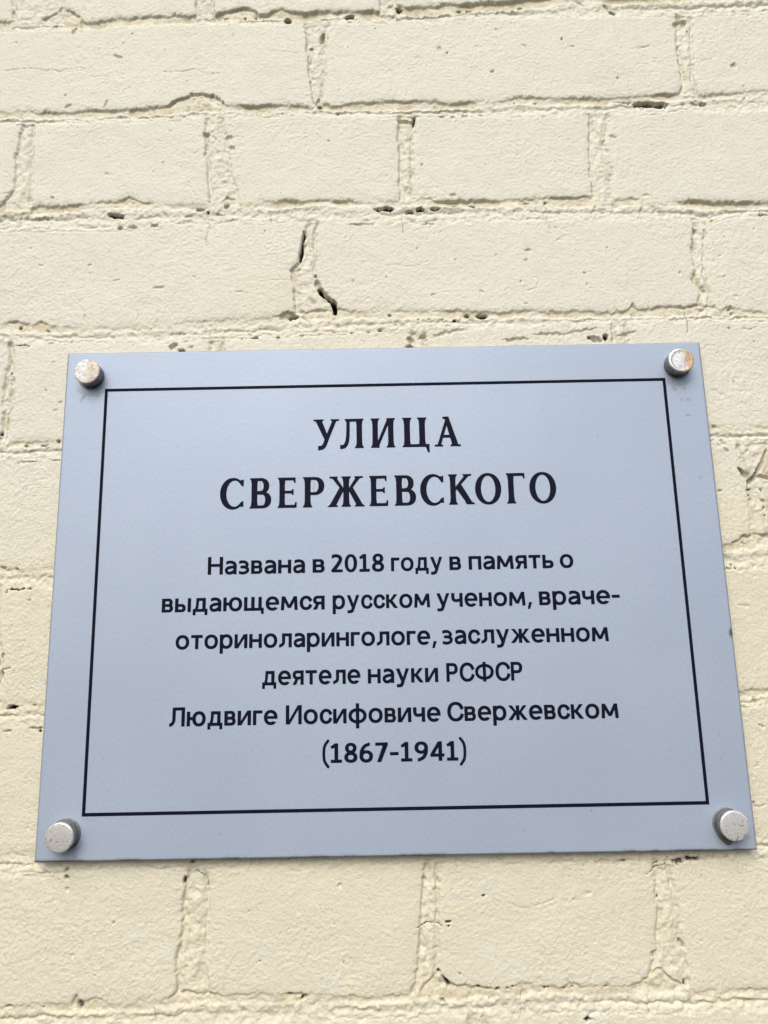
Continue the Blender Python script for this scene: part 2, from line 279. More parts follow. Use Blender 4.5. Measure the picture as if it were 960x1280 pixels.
# ---------------------------------------------------------------- measured layout (mm)
BEDS=[([[-268.23, 406.81], [-242.5, 404.88], [-224.62, 417.88], [-216.32, 412.98], [-208.37, 404.09], [-182.96, 406.84], [-154.56, 407.52], [-129.0, 408.26], [-115.93, 408.63], [-97.82, 413.58], [-89.25, 412.04], [-83.49, 407.21], [-69.32, 412.25], [-55.07, 408.56], [-20.94, 409.1], [-1.02, 409.31], [13.33, 415.03], [21.79, 411.47], [76.0, 414.25], [124.58, 416.49], [164.58, 417.58], [278.85, 418.97]], [[-267.39, 396.8], [-241.96, 397.54], [-210.8, 397.48], [-131.54, 398.97], [-97.54, 398.85], [-40.87, 398.21], [4.45, 397.82], [55.45, 398.64], [109.32, 399.39], [163.05, 398.14], [213.97, 397.63], [276.41, 398.85]]), ([[-262.04, 332.57], [-239.99, 333.34], [-220.44, 330.37], [-206.74, 331.96], [-179.11, 331.97], [-159.84, 333.43], [-146.13, 336.29], [-139.64, 340.59], [-129.76, 343.55], [-115.88, 343.24], [-110.8, 339.94], [-106.24, 334.12], [-82.45, 333.58], [-67.54, 334.51], [-45.42, 331.48], [-39.89, 334.52], [-32.72, 331.83], [-18.88, 334.05], [3.24, 334.82], [39.18, 334.64], [47.38, 331.92], [69.56, 333.96], [81.67, 333.05], [97.3, 335.87], [111.7, 336.18], [119.31, 334.1], [153.57, 333.96], [180.21, 335.27], [205.23, 336.61], [213.38, 335.15], [229.99, 335.41], [252.2, 336.18], [260.7, 337.9], [268.82, 336.44]], [[-261.09, 321.22], [-206.07, 321.24], [-145.59, 322.4], [-107.1, 324.04], [-68.56, 324.44], [2.99, 321.57], [30.5, 321.58], [85.45, 320.35], [140.38, 319.74], [195.41, 320.39], [266.91, 320.67]]), ([[-256.04, 260.56], [-245.27, 260.32], [-237.24, 260.74], [-231.82, 260.03], [-215.64, 259.08], [-202.31, 260.58], [-183.58, 261.96], [-175.54, 262.39], [-170.27, 264.67], [-164.83, 263.35], [-156.6, 259.58], [-143.16, 259.29], [-121.67, 258.82], [-112.03, 259.8], [-102.99, 263.79], [-96.51, 262.45], [-93.24, 259.99], [-62.63, 259.92], [-27.73, 259.15], [1.79, 258.51], [11.44, 258.3], [19.0, 259.93], [24.31, 258.02], [29.75, 260.29], [36.65, 257.75], [66.13, 257.1], [103.73, 258.07], [135.91, 257.97], [157.14, 255.11], [167.99, 256.67], [189.11, 253.22], [205.26, 254.06], [226.57, 253.0], [258.53, 251.7]], [[-254.3, 239.79], [-227.79, 241.56], [-174.38, 239.82], [-142.5, 242.07], [-94.51, 242.21], [-41.18, 242.23], [1.45, 240.72], [68.05, 240.45], [134.62, 240.18], [206.37, 238.62], [219.46, 236.57], [230.53, 240.46], [257.38, 242.24]]), ([[-248.9, 175.01], [-241.28, 177.08], [-228.11, 174.57], [-221.99, 176.12], [-217.68, 173.79], [-191.61, 171.58], [-170.91, 172.25], [-159.55, 173.13], [-152.77, 172.43], [-124.31, 174.06], [-93.22, 175.64], [-72.46, 175.76], [-62.09, 177.77], [-54.3, 179.85], [-42.34, 180.72], [-30.9, 180.48], [-20.51, 179.7], [10.67, 179.04], [52.19, 177.6], [72.88, 176.05], [93.72, 177.28], [114.42, 176.29], [125.86, 176.61], [145.43, 174.51], [158.46, 175.36], [161.48, 180.34], [164.35, 177.47], [197.63, 177.89], [205.63, 179.97], [218.11, 175.22], [225.54, 176.74], [232.6, 174.91], [241.2, 173.05], [249.02, 173.45]], [[-247.79, 161.68], [-232.15, 159.7], [-196.04, 159.5], [-170.26, 159.51], [-123.83, 159.09], [-82.62, 160.98], [-51.66, 161.99], [-0.03, 163.12], [82.66, 164.7], [144.72, 165.62], [196.51, 166.75], [248.08, 165.67]]), ([[-252.62, 98.95], [-242.41, 97.18], [-238.22, 95.0], [-206.08, 94.87], [-1.33, 94.89], [199.41, 95.51], [205.53, 96.43], [212.1, 96.82], [215.49, 95.7], [221.88, 94.53], [227.07, 95.99], [239.52, 95.21]], [[-241.12, 81.58], [-205.24, 82.41], [-1.56, 82.94], [203.2, 83.97], [238.07, 83.26]]), ([[-235.63, 15.85], [-202.64, 15.69], [-2.81, 17.63], [191.6, 20.67], [203.77, 20.92], [210.29, 22.75], [215.11, 26.6], [217.59, 27.04], [221.6, 27.95], [231.2, 26.77]], [[-234.46, 1.79], [-203.15, 2.15], [-3.07, 4.04], [199.76, 6.37], [228.65, 5.8]]), ([[-229.16, -61.86], [-227.13, -63.72], [-219.48, -65.67], [-213.97, -64.42], [-203.13, -65.53], [-4.39, -65.19], [203.74, -64.57], [220.12, -64.43]], [[-227.88, -77.22], [-204.62, -77.21], [-4.6, -76.47], [202.5, -75.41], [218.86, -74.81]]), ([[-222.19, -145.44], [-203.27, -145.36], [-5.9, -144.72], [201.51, -143.41], [210.51, -143.58]], [[-221.18, -157.58], [-194.2, -158.89], [-163.01, -156.12], [-118.13, -157.76], [-64.38, -157.9], [-6.14, -156.86], [47.64, -156.58], [137.04, -159.02], [164.0, -157.84], [208.88, -156.98]]), ([[-215.76, -222.49], [-202.69, -223.11], [-178.87, -222.35], [-175.59, -219.28], [-172.42, -221.29], [-161.57, -221.09], [-152.73, -223.97], [-144.12, -222.56], [-126.78, -222.08], [-120.4, -218.28], [-109.5, -219.25], [-101.24, -219.0], [-94.25, -220.69], [-76.88, -219.82], [-66.01, -220.4], [-57.33, -218.59], [-42.11, -220.82], [-24.74, -221.51], [-7.39, -222.59], [10.01, -221.33], [22.55, -209.74], [29.67, -218.14], [44.91, -217.63], [53.51, -219.74], [66.64, -218.0], [88.31, -219.17], [93.69, -216.9], [99.2, -218.96], [127.44, -219.06], [135.57, -215.67], [143.4, -211.07], [149.37, -217.09], [156.87, -220.36], [161.88, -222.41], [174.83, -223.02], [185.78, -222.04], [200.89, -222.69]], [[-214.63, -236.08], [-111.15, -235.55], [-7.61, -234.24], [199.62, -233.18]])]
HEADS=[(0, [[406.6, -259.12], [443.98, -263.26]], [[417.18, -223.44], [436.25, -225.85]]), (0, [[406.91, -128.39], [440.91, -132.89]], [[406.62, -115.87], [440.56, -117.91]]), (0, [[407.9, 1.8], [437.74, 1.76]], [[411.67, 13.25], [437.47, 13.25]]), (0, [[414.36, 129.0], [441.59, 130.21]], [[414.07, 141.52], [441.28, 143.43]]), (1, [[332.1, -44.87], [342.97, -47.64], [365.53, -49.33], [385.18, -50.48], [398.45, -51.63]], [[332.0, -40.45], [342.76, -38.21], [358.77, -36.48], [384.85, -35.82], [398.06, -34.64]]), (1, [[335.3, 206.76], [343.51, 210.33], [356.39, 209.37], [379.18, 209.92], [397.69, 211.15]], [[335.0, 220.0], [359.39, 219.71], [385.51, 221.24], [398.72, 224.28]]), (2, [[259.96, -255.99], [264.09, -253.64], [272.98, -247.89], [297.35, -248.2], [320.27, -246.71]], [[263.69, -235.32], [294.02, -236.5], [320.06, -237.35]]), (2, [[259.87, -115.26], [273.13, -117.24], [297.56, -119.02], [322.46, -120.28]], [[259.43, -94.84], [272.69, -97.26], [281.86, -100.69], [297.2, -102.66], [309.64, -105.67], [322.16, -107.06]]), (2, [[257.08, 12.49], [279.36, 12.47], [294.63, 12.82], [320.72, 12.87]], [[256.89, 21.07], [273.08, 22.58], [294.42, 22.61], [320.48, 23.87]]), (2, [[255.46, 141.09], [285.63, 142.25], [319.04, 143.63]], [[255.18, 153.93], [279.22, 156.38], [297.65, 154.04], [310.01, 156.11], [318.72, 157.89]]), (3, [[181.59, -56.91], [201.44, -59.1], [208.35, -61.24], [218.56, -53.9], [233.06, -51.82], [240.66, -50.24]], [[178.21, -29.88], [182.71, -30.37], [188.44, -35.03], [196.53, -42.32], [203.96, -43.36], [224.14, -43.86], [240.49, -42.25]]), (3, [[178.86, 205.0], [187.27, 206.39], [195.87, 202.05], [204.39, 204.48], [213.02, 204.31], [230.39, 207.13], [238.64, 205.84]], [[174.23, 211.78], [187.13, 213.15], [201.37, 211.52], [224.38, 214.99], [238.41, 216.46]]), (4, [[95.1, -243.25], [111.9, -242.63], [133.26, -243.38], [149.48, -241.64], [160.48, -243.05]], [[95.0, -238.22], [111.79, -237.57], [127.73, -235.8], [141.26, -238.41], [160.4, -239.43]]), (5, [[26.97, 221.0], [40.87, 221.15], [61.0, 222.51], [66.12, 221.12], [81.58, 218.91]], [[26.72, 234.12], [60.68, 238.29], [81.12, 241.79]]), (6, [[-64.45, -236.43], [1.96, -243.16]], [[-64.59, -228.93], [-48.61, -229.32], [-27.67, -232.48], [1.79, -234.46]]), (8, [[-220.22, -121.2], [-202.48, -120.1], [-186.46, -118.47], [-170.17, -117.7], [-159.46, -116.28]], [[-219.77, -102.09], [-208.71, -104.14], [-194.78, -103.66], [-170.41, -103.89], [-157.99, -105.58]]), (8, [[-222.47, 7.8], [-208.75, 10.79], [-188.78, 13.11], [-172.53, 14.91], [-158.1, 16.23]], [[-217.71, 27.51], [-210.93, 22.51], [-193.0, 23.56], [-172.69, 23.8], [-158.22, 23.39]]), (8, [[-219.58, 134.35], [-210.99, 139.04], [-203.1, 142.38], [-187.06, 144.3], [-170.75, 144.91], [-158.32, 144.26]], [[-221.56, 158.49], [-207.36, 158.17], [-195.35, 156.73], [-183.22, 156.15], [-170.92, 154.68], [-158.48, 153.2]])]
PITS=[(-63.6, 402.1, 2.55, 3.0, 0, 10, 1, 0), (-19.8, 404.4, 3.41, 2.34, 10, 8, 1, 0.3), (-107.9, 405.8, 1.71, 0.67, 0, 3, 0.8, 0), (-86.3, 405.3, 0.57, 1.34, 0, 3, 0.8, 0), (-94.2, 404.8, 0.68, 1.61, 0, 3, 0.6, 0), (15.5, 409.9, 2.28, 2.01, -20, 7, 0.9, 0.5), (58.1, 408.6, 1.7, 1.01, 0, 6, 1, 0), (65.0, 409.1, 1.71, 1.01, 0, 6, 1, 0), (101.4, 410.6, 1.71, 0.61, 0, 4, 0.8, 0), (166.8, 402.7, 2.55, 1.34, -35, 6, 0.9, 0.4), (162.1, 407.5, 2.27, 1.01, -50, 3, 0.3, 0.6), (145.3, 411.3, 0.57, 2.69, 40, 3, 0.6, 0), (-39.2, 386.9, 1.69, 4.62, -10, 5, 0.1, 1), (-47.1, 377.9, 1.24, 1.05, -10, 5, 1, 0), (-48.2, 367.5, 0.45, 0.65, 0, 2, 0.7, 0), (213.5, 392.3, 5.08, 3.33, 20, 3, 0, 0.9), (217.9, 386.3, 0.68, 0.8, 0, 4, 0.9, 0), (209.3, 372.6, 0.67, 6.56, 0, 2.5, 0, 0.7), (209.7, 359.6, 0.84, 3.9, 5, 2.5, 0, 0.7), (186.2, 328.2, 12.11, 2.28, -4, 11, 1, 0), (168.8, 330.5, 5.51, 0.63, 0, 4, 0.6, 0.3), (-41.0, 330.4, 1.21, 1.26, 0, 6, 1, 0), (-42.7, 335.9, 1.11, 2.54, -20, 4, 0.4, 0.3), (-28.9, 325.4, 0.83, 0.76, 0, 4, 0.9, 0), (107.5, 330.9, 1.1, 0.63, 0, 4, 0.9, 0), (93.2, 331.5, 0.72, 0.44, 0, 3, 0.8, 0), (42.6, 321.6, 1.65, 0.63, 0, 3, 0.8, 0), (50.3, 321.1, 1.1, 0.63, 0, 3, 0.7, 0), (58.6, 321.6, 2.2, 0.38, 0, 3, 0.4, 0), (69.6, 322.0, 1.37, 0.63, 0, 2.5, 0.5, 0.5), (54.3, 325.5, 1.1, 0.63, 0, 3, 0.6, 0), (217.1, 327.8, 2.75, 0.82, -10, 5, 0.5, 0.3), (223.1, 327.6, 2.2, 1.27, 0, 5, 0.8, 0), (217.9, 330.6, 1.1, 0.64, -20, 3, 0.6, 0.5), (252.2, 331.1, 1.1, 0.64, 0, 3, 0.5, 0.3), (23.2, 318.0, 0.99, 3.76, -12, 4, 0.6, 0.8), (17.2, 318.7, 5.49, 1.13, -15, 3, 0, 0.9), (43.1, 375.8, 1.46, 2.23, 0, 1.2, 0.1, 0.8), (78.9, 356.5, 1.67, 0.58, 0, 1.5, 0.7, 0.3), (129.1, 381.7, 0.79, 0.92, 0, 2, 0.8, 0), (83.4, 391.0, 1.13, 0.8, 0, 1.2, 0.3, 0.6), (166.2, 349.6, 1.11, 0.77, 0, 2, 0.7, 0.3), (247.4, 357.8, 2.0, 1.69, 20, 2, 0.25, 0.9), (-21.2, 378.6, 0.56, 0.66, 0, 1.2, 0.6, 0), (-255.4, 387.9, 1.13, 0.53, -20, 1.2, 0.4, 0.5), (-183.0, 374.5, 3.09, 1.31, -25, 1.5, 0.1, 0.8), (-173.8, 393.3, 0.57, 0.66, 0, 1.5, 0.6, 0), (-179.6, 385.5, 0.45, 0.53, 0, 1.2, 0.6, 0), (-217.4, 343.6, 0.78, 0.9, 0, 1.5, 0.5, 0.4), (-214.7, 396.9, 1.36, 3.66, -20, 2.5, 0.1, 0.8), (-215.2, 335.3, 2.77, 1.27, 30, 1.5, 0, 0.9), (-189.3, 336.6, 0.83, 3.18, -20, 1.5, 0, 0.7), (102.4, 377.1, 1.68, 0.66, -15, 1, 0.1, 0.5), (136.0, 375.6, 1.68, 0.66, 0, 1, 0.1, 0.5), (185.8, 373.2, 4.48, 0.79, 15, 0.7, 0, 0.4), (-221.4, 265.2, 1.4, 0.96, -25, 1.5, 0.3, 0.8), (-148.2, 290.2, 1.09, 0.61, 0, 1, 0.3, 0.4), (-185.8, 282.5, 1.63, 0.61, -20, 1, 0.1, 0.5), (27.8, 285.1, 1.08, 0.61, 0, 1.2, 0.4, 0.4), (48.0, 261.1, 2.15, 1.2, 0, 1.2, 0.1, 0.6), (177.8, 258.2, 2.14, 1.08, 0, 1, 0.05, 0.6), (-35.0, 304.3, 0.82, 0.93, 0, 1.2, 0.2, 0.5), (-118.9, 311.2, 2.74, 1.87, 0, 3, 0, 0.6), (-103.4, 308.3, 2.74, 1.86, 0, 2, 0, 0.6), (-101.1, 300.2, 2.18, 1.85, -30, 2, 0, 0.5), (158.9, 303.7, 2.73, 1.24, -20, 1.5, 0, 0.5), (-177.6, 250.8, 5.36, 1.78, -12, 9, 1, 0), (-121.5, 254.3, 2.95, 1.19, -10, 7, 1, 0.2), (-103.9, 256.6, 1.88, 1.79, 0, 6, 0.7, 0.6), (-116.1, 251.6, 0.96, 0.83, 0, 4, 0.9, 0), (-108.0, 250.2, 3.21, 0.59, -10, 3, 0.6, 0), (3.8, 251.9, 4.28, 1.78, 0, 8, 1, 0.2), (18.7, 249.5, 2.67, 1.19, -10, 6, 1, 0), (25.7, 250.8, 2.67, 1.43, -5, 7, 1, 0), (35.9, 251.8, 3.48, 1.43, 8, 8, 1, 0), (49.4, 253.3, 1.39, 1.01, 0, 6, 1, 0), (60.6, 253.3, 1.82, 0.83, 0, 6, 1, 0), (97.1, 254.3, 2.14, 0.6, -5, 4, 0.8, 0.3), (109.9, 254.4, 1.07, 0.6, 0, 4, 0.8, 0), (-174.5, 241.6, 2.14, 1.18, 0, 4, 0.6, 0.4), (-166.5, 242.0, 2.67, 0.94, 0, 3, 0.2, 0.7), (-152.1, 242.9, 2.67, 0.83, 10, 3, 0.3, 0.6), (-128.9, 249.5, 2.68, 0.47, 0, 3, 0.8, 0), (-2.6, 251.5, 2.68, 0.89, -15, 4, 0.8, 0), (-14.5, 240.8, 9.59, 0.41, 0, 1.5, 0.8, 0), (30.7, 240.1, 6.39, 0.41, 0, 1.5, 0.6, 0), (-241.7, 249.5, 1.61, 0.59, 60, 2, 0.1, 0.7), (-227.3, 249.8, 7.5, 0.48, 0, 2, 0.1, 0.7), (-44.4, 204.8, 0.84, 0.8, 30, 5, 1, 0), (-42.8, 198.2, 1.83, 2.85, 20, 3, 0.1, 0.8), (-59.2, 175.5, 3.37, 1.45, 8, 9, 1, 0.2), (-62.6, 176.7, 5.19, 2.8, 10, 3, 0, 0.9), (-83.7, 161.2, 2.32, 0.66, 5, 4, 1, 0), (-91.9, 160.6, 0.77, 0.44, 0, 2, 0.7, 0), (-2.6, 164.6, 1.34, 0.66, 0, 4, 1, 0), (-10.3, 163.9, 0.77, 0.39, 0, 2, 0.8, 0), (-53.2, 162.3, 1.03, 0.39, 0, 2, 0.8, 0), (-68.2, 161.5, 2.06, 0.33, 0, 2, 0.7, 0), (-20.7, 163.3, 1.03, 0.33, 0, 2, 0.8, 0), (63.7, 173.4, 3.37, 1.56, -3, 9, 1, 0), (54.1, 173.6, 2.07, 1.34, 0, 3, 0.6, 0.3), (45.7, 170.8, 1.55, 0.5, 10, 3, 0.9, 0), (38.0, 171.8, 1.55, 0.45, 0, 3, 0.7, 0), (29.2, 172.3, 1.04, 0.56, 0, 3, 0.9, 0), (3.8, 175.3, 1.04, 0.56, 0, 4, 0.9, 0), (22.4, 172.1, 0.78, 0.33, 0, 2, 0.7, 0), (16.2, 153.1, 2.57, 1.97, 0, 9, 1, 0), (16.9, 158.3, 2.58, 1.65, -20, 3, 0.1, 0.6), (24.7, 159.8, 3.09, 0.99, 20, 3, 0.1, 0.5), (142.5, 157.1, 1.75, 2.21, 0, 8, 1, 0), (136.2, 155.6, 4.11, 2.2, -20, 3, 0.45, 0.3), (131.7, 157.0, 1.03, 0.83, -30, 4, 0.9, 0), (156.1, 159.3, 6.18, 0.72, 12, 2.2, 0.1, 0.7), (127.9, 162.1, 10.31, 0.66, 8, 2, 0, 0.6), (84.3, 156.9, 9.26, 0.88, 2, 2.5, 0.1, 0.6), (108.2, 160.3, 12.88, 0.66, 0, 2, 0, 0.5), (41.2, 162.3, 10.32, 1.11, 10, 1.6, 0.15, 0.4), (-130.3, 153.7, 2.06, 0.99, 0, 5, 1, 0), (-136.1, 156.6, 3.09, 1.65, 35, 4, 0.1, 1), (-235.9, 171.7, 0.93, 1.01, 0, 5, 1, 0), (-217.9, 169.4, 1.56, 0.56, -20, 3, 0.5, 0.5), (-124.2, 155.8, 1.55, 0.66, 0, 2, 0.3, 0.4), (47.9, 214.1, 0.53, 0.58, 0, 1.2, 0.8, 0), (74.9, 216.4, 0.79, 0.58, 0, 1, 0.4, 0.5), (94.2, 212.5, 1.05, 0.92, 0, 1.5, 0.6, 0.3), (96.1, 219.4, 1.85, 1.16, -20, 1.5, 0.05, 0.6), (32.3, 189.3, 1.56, 0.57, 10, 1, 0.2, 0.5), (64.2, 190.3, 1.57, 1.13, 0, 1, 0.1, 0.5), (90.2, 197.7, 0.63, 0.68, 0, 1, 0.4, 0.3), (92.4, 181.2, 1.56, 0.56, 0, 1.2, 0.1, 0.6), (-19.8, 199.5, 0.63, 1.71, -10, 1.2, 0.3, 0.5), (-93.6, 193.9, 2.62, 0.79, 0, 0.9, 0, 0.6), (-146.6, 197.9, 3.67, 1.02, 5, 1.2, 0.05, 0.8), (-175.2, 203.9, 2.63, 0.57, 10, 1, 0.05, 0.5), (-193.2, 215.2, 1.59, 0.58, 0, 1, 0, 0.5), (-225.4, 215.3, 1.59, 0.58, 0, 1, 0, 0.5), (132.4, 202.5, 0.79, 0.92, 0, 1.6, 0.7, 0), (148.0, 220.3, 0.53, 0.58, 0, 1.2, 0.7, 0), (133.4, 194.2, 0.52, 1.25, 0, 1.2, 0.4, 0.3), (194.7, 201.4, 0.79, 0.69, 0, 1.2, 0.4, 0.4), (222.3, 161.9, 0.82, 0.56, 0, 1.4, 0.7, 0.2), (247.1, 231.9, 0.48, 0.94, 0, 1, 0.4, 0.4), (207.8, 231.5, 1.59, 1.76, 0, 3, 0.1, 0.9), (205.9, 218.8, 0.79, 6.98, 0, 2, 0.05, 0.8), (204.3, 197.5, 1.05, 4.0, -12, 2.5, 0.05, 0.8), (229.5, 184.0, 1.56, 0.57, -20, 1, 0.1, 0.6), (223.2, 197.7, 1.04, 0.8, 0, 1, 0.4, 0.2), (252.2, 243.5, 0.53, 2.38, 0, 4, 0.7, 0), (254.7, 242.0, 3.19, 0.42, 0, 2.5, 0.7, 0), (219.6, 238.3, 1.06, 1.18, 0, 2, 0.3, 0.4), (225.5, 172.0, 1.03, 0.56, 0, 3, 0.6, 0.3), (224.3, 174.8, 1.29, 0.56, 20, 3, 0.5, 0.4), (206.7, 174.9, 1.55, 0.9, 20, 2, 0.2, 0.5), (-239.4, 140.7, 0.56, 0.6, 0, 2, 0.9, 0), (-242.2, 100.3, 0.81, 0.84, 0, 3, 1, 0), (-216.0, 128.4, 0.51, 0.54, 0, 1.2, 0.6, 0), (-209.0, 114.9, 1.32, 0.64, 10, 1.2, 0.2, 0.6), (-206.3, 120.2, 1.32, 0.53, 0, 1.2, 0.1, 0.6), (-205.6, 94.6, 1.11, 0.84, 0, 5, 0.8, 0.2), (-226.0, 92.1, 1.21, 0.63, 0, 4, 0.5, 0.5), (-214.4, 91.9, 2.51, 0.63, 0, 4, 0.5, 0.5), (-212.2, 147.2, 0.82, 0.55, 0, 1, 0.2, 0.5), (-238.0, 136.1, 1.54, 0.54, 0, 1.2, 0.1, 0.6), (-239.5, 148.9, 0.51, 1.64, 0, 1.2, 0.1, 0.5), (-224.9, 2.2, 5.31, 0.39, 2, 3, 1, 0), (-230.3, 0.8, 0.43, 1.16, -10, 3, 0.9, 0), (-216.7, 2.3, 1.45, 0.48, 0, 3, 0.7, 0), (-216.1, -4.6, 0.87, 0.58, 20, 1.6, 0.5, 0.3), (-225.8, 14.7, 0.97, 0.49, 0, 3, 0.6, 0), (-233.2, 15.3, 1.46, 0.49, 0, 3, 0.5, 0.3), (-222.2, -66.5, 3.28, 1.09, 6, 10, 1, 0), (-209.2, -65.9, 0.94, 0.45, 0, 4, 0.6, 0.3), (-206.8, -78.5, 4.19, 0.58, -3, 3, 0.5, 0.4), (-204.4, -80.3, 0.74, 0.81, 0, 3, 0.9, 0), (-223.5, -80.0, 2.33, 0.45, 0, 2, 0.4, 0.4), (-229.4, -47.7, 1.18, 2.31, 15, 3, 0.6, 0.3), (-226.8, -44.5, 2.84, 0.56, 10, 2, 0.1, 0.5), (-229.8, -37.0, 0.95, 2.33, 0, 2, 0.05, 0.5), (219.3, 67.4, 1.98, 1.03, -40, 6, 0.8, 0.6), (222.0, 65.1, 3.46, 2.05, -30, 4, 0.2, 0.9), (229.6, 67.0, 0.69, 1.54, -15, 3, 0.9, 0), (223.6, 55.4, 1.28, 0.51, 10, 1.2, 0.8, 0), (230.7, 54.8, 1.18, 1.02, -20, 1.2, 0.6, 0), (223.2, 51.9, 0.49, 0.51, 0, 1.2, 0.9, 0), (230.3, 47.7, 1.77, 0.81, -30, 1.4, 0.75, 0), (230.7, 42.9, 1.27, 0.8, 40, 1.4, 0.8, 0), (231.2, 38.9, 0.49, 0.5, 0, 1.2, 0.9, 0), (223.6, 49.3, 0.49, 1.01, 20, 1.5, 0.7, 0), (205.0, 54.5, 1.28, 1.01, 20, 2, 0.4, 0.8), (204.8, 17.0, 0.73, 0.49, 0, 2, 0.7, 0), (223.7, 25.4, 0.58, 0.4, 0, 1.6, 0.6, 0.2), (209.8, 85.4, 0.75, 2.6, 15, 2, 0.05, 0.6), (211.8, 80.2, 1.99, 0.62, -45, 2.5, 0.05, 0.7), (206.0, 95.9, 1.5, 0.63, -20, 3, 0.1, 0.8), (203.5, 87.1, 1.25, 0.52, -5, 2, 0.5, 0.3), (225.2, 79.9, 0.8, 0.83, 0, 1.5, 0.1, 0.5), (210.2, 22.3, 1.94, 0.49, 35, 2.5, 0.4, 0.4), (216.1, 22.1, 1.94, 0.49, -20, 2, 0.1, 0.6), (207.2, 8.2, 1.45, 0.39, -70, 2.5, 0.6, 0.1), (209.0, 6.7, 0.96, 0.39, -40, 2.5, 0.8, 0.1), (204.6, 6.3, 2.41, 0.49, 0, 2, 0.2, 0.7), (211.4, -70.6, 0.47, 1.82, 0, 2, 0.3, 0.4), (212.1, -72.9, 0.42, 1.81, 10, 2, 0.4, 0.4), (213.9, -85.0, 1.85, 0.72, -20, 1.6, 0.5, 0.3), (204.9, -74.6, 1.39, 0.54, -40, 1.6, 0.1, 0.6), (211.7, -15.9, 3.34, 0.76, -12, 0.8, 0, 0.3), (208.5, -107.5, 1.83, 0.44, 10, 1, 0.2, 0.4), (204.4, -126.9, 0.68, 0.43, 0, 1.5, 0.8, 0.1), (-184.1, -155.7, 1.08, 1.67, -15, 3, 0.35, 0.7), (-183.9, -159.5, 1.34, 0.92, -15, 2.4, 0.5, 0.6), (-183.0, -165.7, 1.16, 1.24, 0, 1.6, 0.05, 0.5), (-117.5, -162.3, 0.72, 2.07, -10, 5, 0.8, 0.1), (-178.2, -199.5, 1.1, 1.0, 0, 0.8, 0.05, 0.4), (-172.7, -224.0, 1.74, 2.15, 10, 5, 0.55, 0.8), (-58.6, -221.1, 1.13, 0.7, 0, 5, 0.9, 0.2), (-50.8, -222.0, 1.95, 1.09, 20, 6, 0.85, 0.3), (-54.7, -220.6, 2.61, 0.63, 0, 3, 0.2, 0.7), (-101.2, -219.6, 1.04, 0.71, -30, 4, 0.8, 0.2), (-210.5, -223.8, 2.17, 0.39, 0, 4, 0.8, 0), (-192.2, -224.5, 0.43, 0.39, 0, 2, 0.8, 0), (-156.2, -183.0, 0.89, 0.33, 40, 1.2, 0.5, 0.2), (-59.3, -188.3, 0.44, 0.4, 0, 1.2, 0.7, 0.2), (-30.8, -166.4, 1.34, 1.24, 0, 1.2, 0.05, 0.6), (-34.1, -185.9, 0.4, 0.36, 0, 1, 0.6, 0), (-74.9, -203.7, 0.44, 0.4, 0, 1, 0.5, 0), (-113.8, -152.8, 1.35, 0.84, 0, 3, 0.6, 0.3), (-59.0, -152.2, 1.8, 0.42, 0, 2, 0.5, 0.3), (129.6, -156.4, 4.47, 0.67, 2, 1.5, 0.6, 0.4), (119.3, -157.0, 8.05, 1.0, -2, 1, 0.3, 0.9), (162.4, -156.4, 8.5, 1.09, 5, 1.5, 0.8, 0.5), (177.6, -156.0, 10.74, 1.26, 3, 0.6, 0.26, 0.95), (157.7, -158.6, 1.79, 0.42, -30, 1.5, 0.5, 0.3), (92.4, -156.6, 13.43, 0.75, 2, 1, 0.28, 0.8), (146.1, -157.9, 1.79, 0.5, 20, 2.5, 0.6, 0.2), (48.9, -173.1, 0.98, 0.66, 0, 1.8, 0.9, 0), (29.1, -185.8, 1.77, 0.61, 0, 2.5, 0.9, 0), (29.0, -188.1, 0.71, 0.65, 0, 2, 0.8, 0), (23.0, -210.9, 0.96, 0.87, 0, 5, 1, 0), (26.7, -216.1, 1.04, 2.95, 38, 8, 1, 0), (44.9, -219.0, 2.17, 0.47, -10, 5, 0.9, 0), (50.0, -219.9, 1.74, 0.47, 0, 5, 0.9, 0), (54.4, -219.9, 1.3, 0.63, 0, 5, 0.9, 0), (59.6, -219.5, 0.87, 0.47, 0, 4, 0.8, 0), (62.7, -218.9, 0.87, 0.47, 0, 4, 0.7, 0), (80.0, -219.8, 0.96, 0.55, 0, 4, 0.9, 0), (82.2, -219.6, 0.65, 0.39, 0, 4, 0.9, 0), (90.8, -220.4, 0.78, 0.63, 0, 4, 0.9, 0), (94.8, -219.7, 0.43, 0.39, 0, 4, 0.9, 0), (113.5, -220.0, 1.04, 0.39, 0, 4, 0.9, 0), (156.6, -219.2, 0.52, 1.58, 10, 3, 0.7, 0.1), (140.9, -204.5, 1.75, 1.8, -20, 2, 0.45, 0.3), (156.7, -199.8, 1.05, 2.81, 30, 1.8, 0.4, 0.3), (155.5, -198.5, 0.88, 1.0, 0, 2, 0.5, 0.2), (145.8, -175.1, 0.44, 0.74, 0, 2, 1, 0), (34.3, -211.9, 0.44, 0.32, 0, 2, 0.9, 0), (102.3, -235.8, 1.94, 0.93, 0, 5, 0.9, 0.1), (24.2, -225.1, 1.52, 0.78, 0, 2.4, 0.4, 0.4), (16.0, -164.3, 1.34, 1.24, -20, 3, 0.4, 0.3), (23.6, -164.9, 0.67, 2.07, 0, 2.5, 0.3, 0.3), (103.8, -203.6, 0.66, 0.48, 0, 1, 0.3, 0.2), (76.4, -169.9, 0.44, 0.41, 0, 1, 0.5, 0.2), (167.4, -198.3, 0.66, 0.4, 0, 1, 0.3, 0.2), (107.4, -173.0, 1.78, 0.99, 10, 0.8, 0.0, 0.25), (102.4, -234.6, 0.86, 0.39, 0, 2, 0.5, 0), (199.0, -31.3, 2.13, 3.29, 0, 6, 1, 0)]
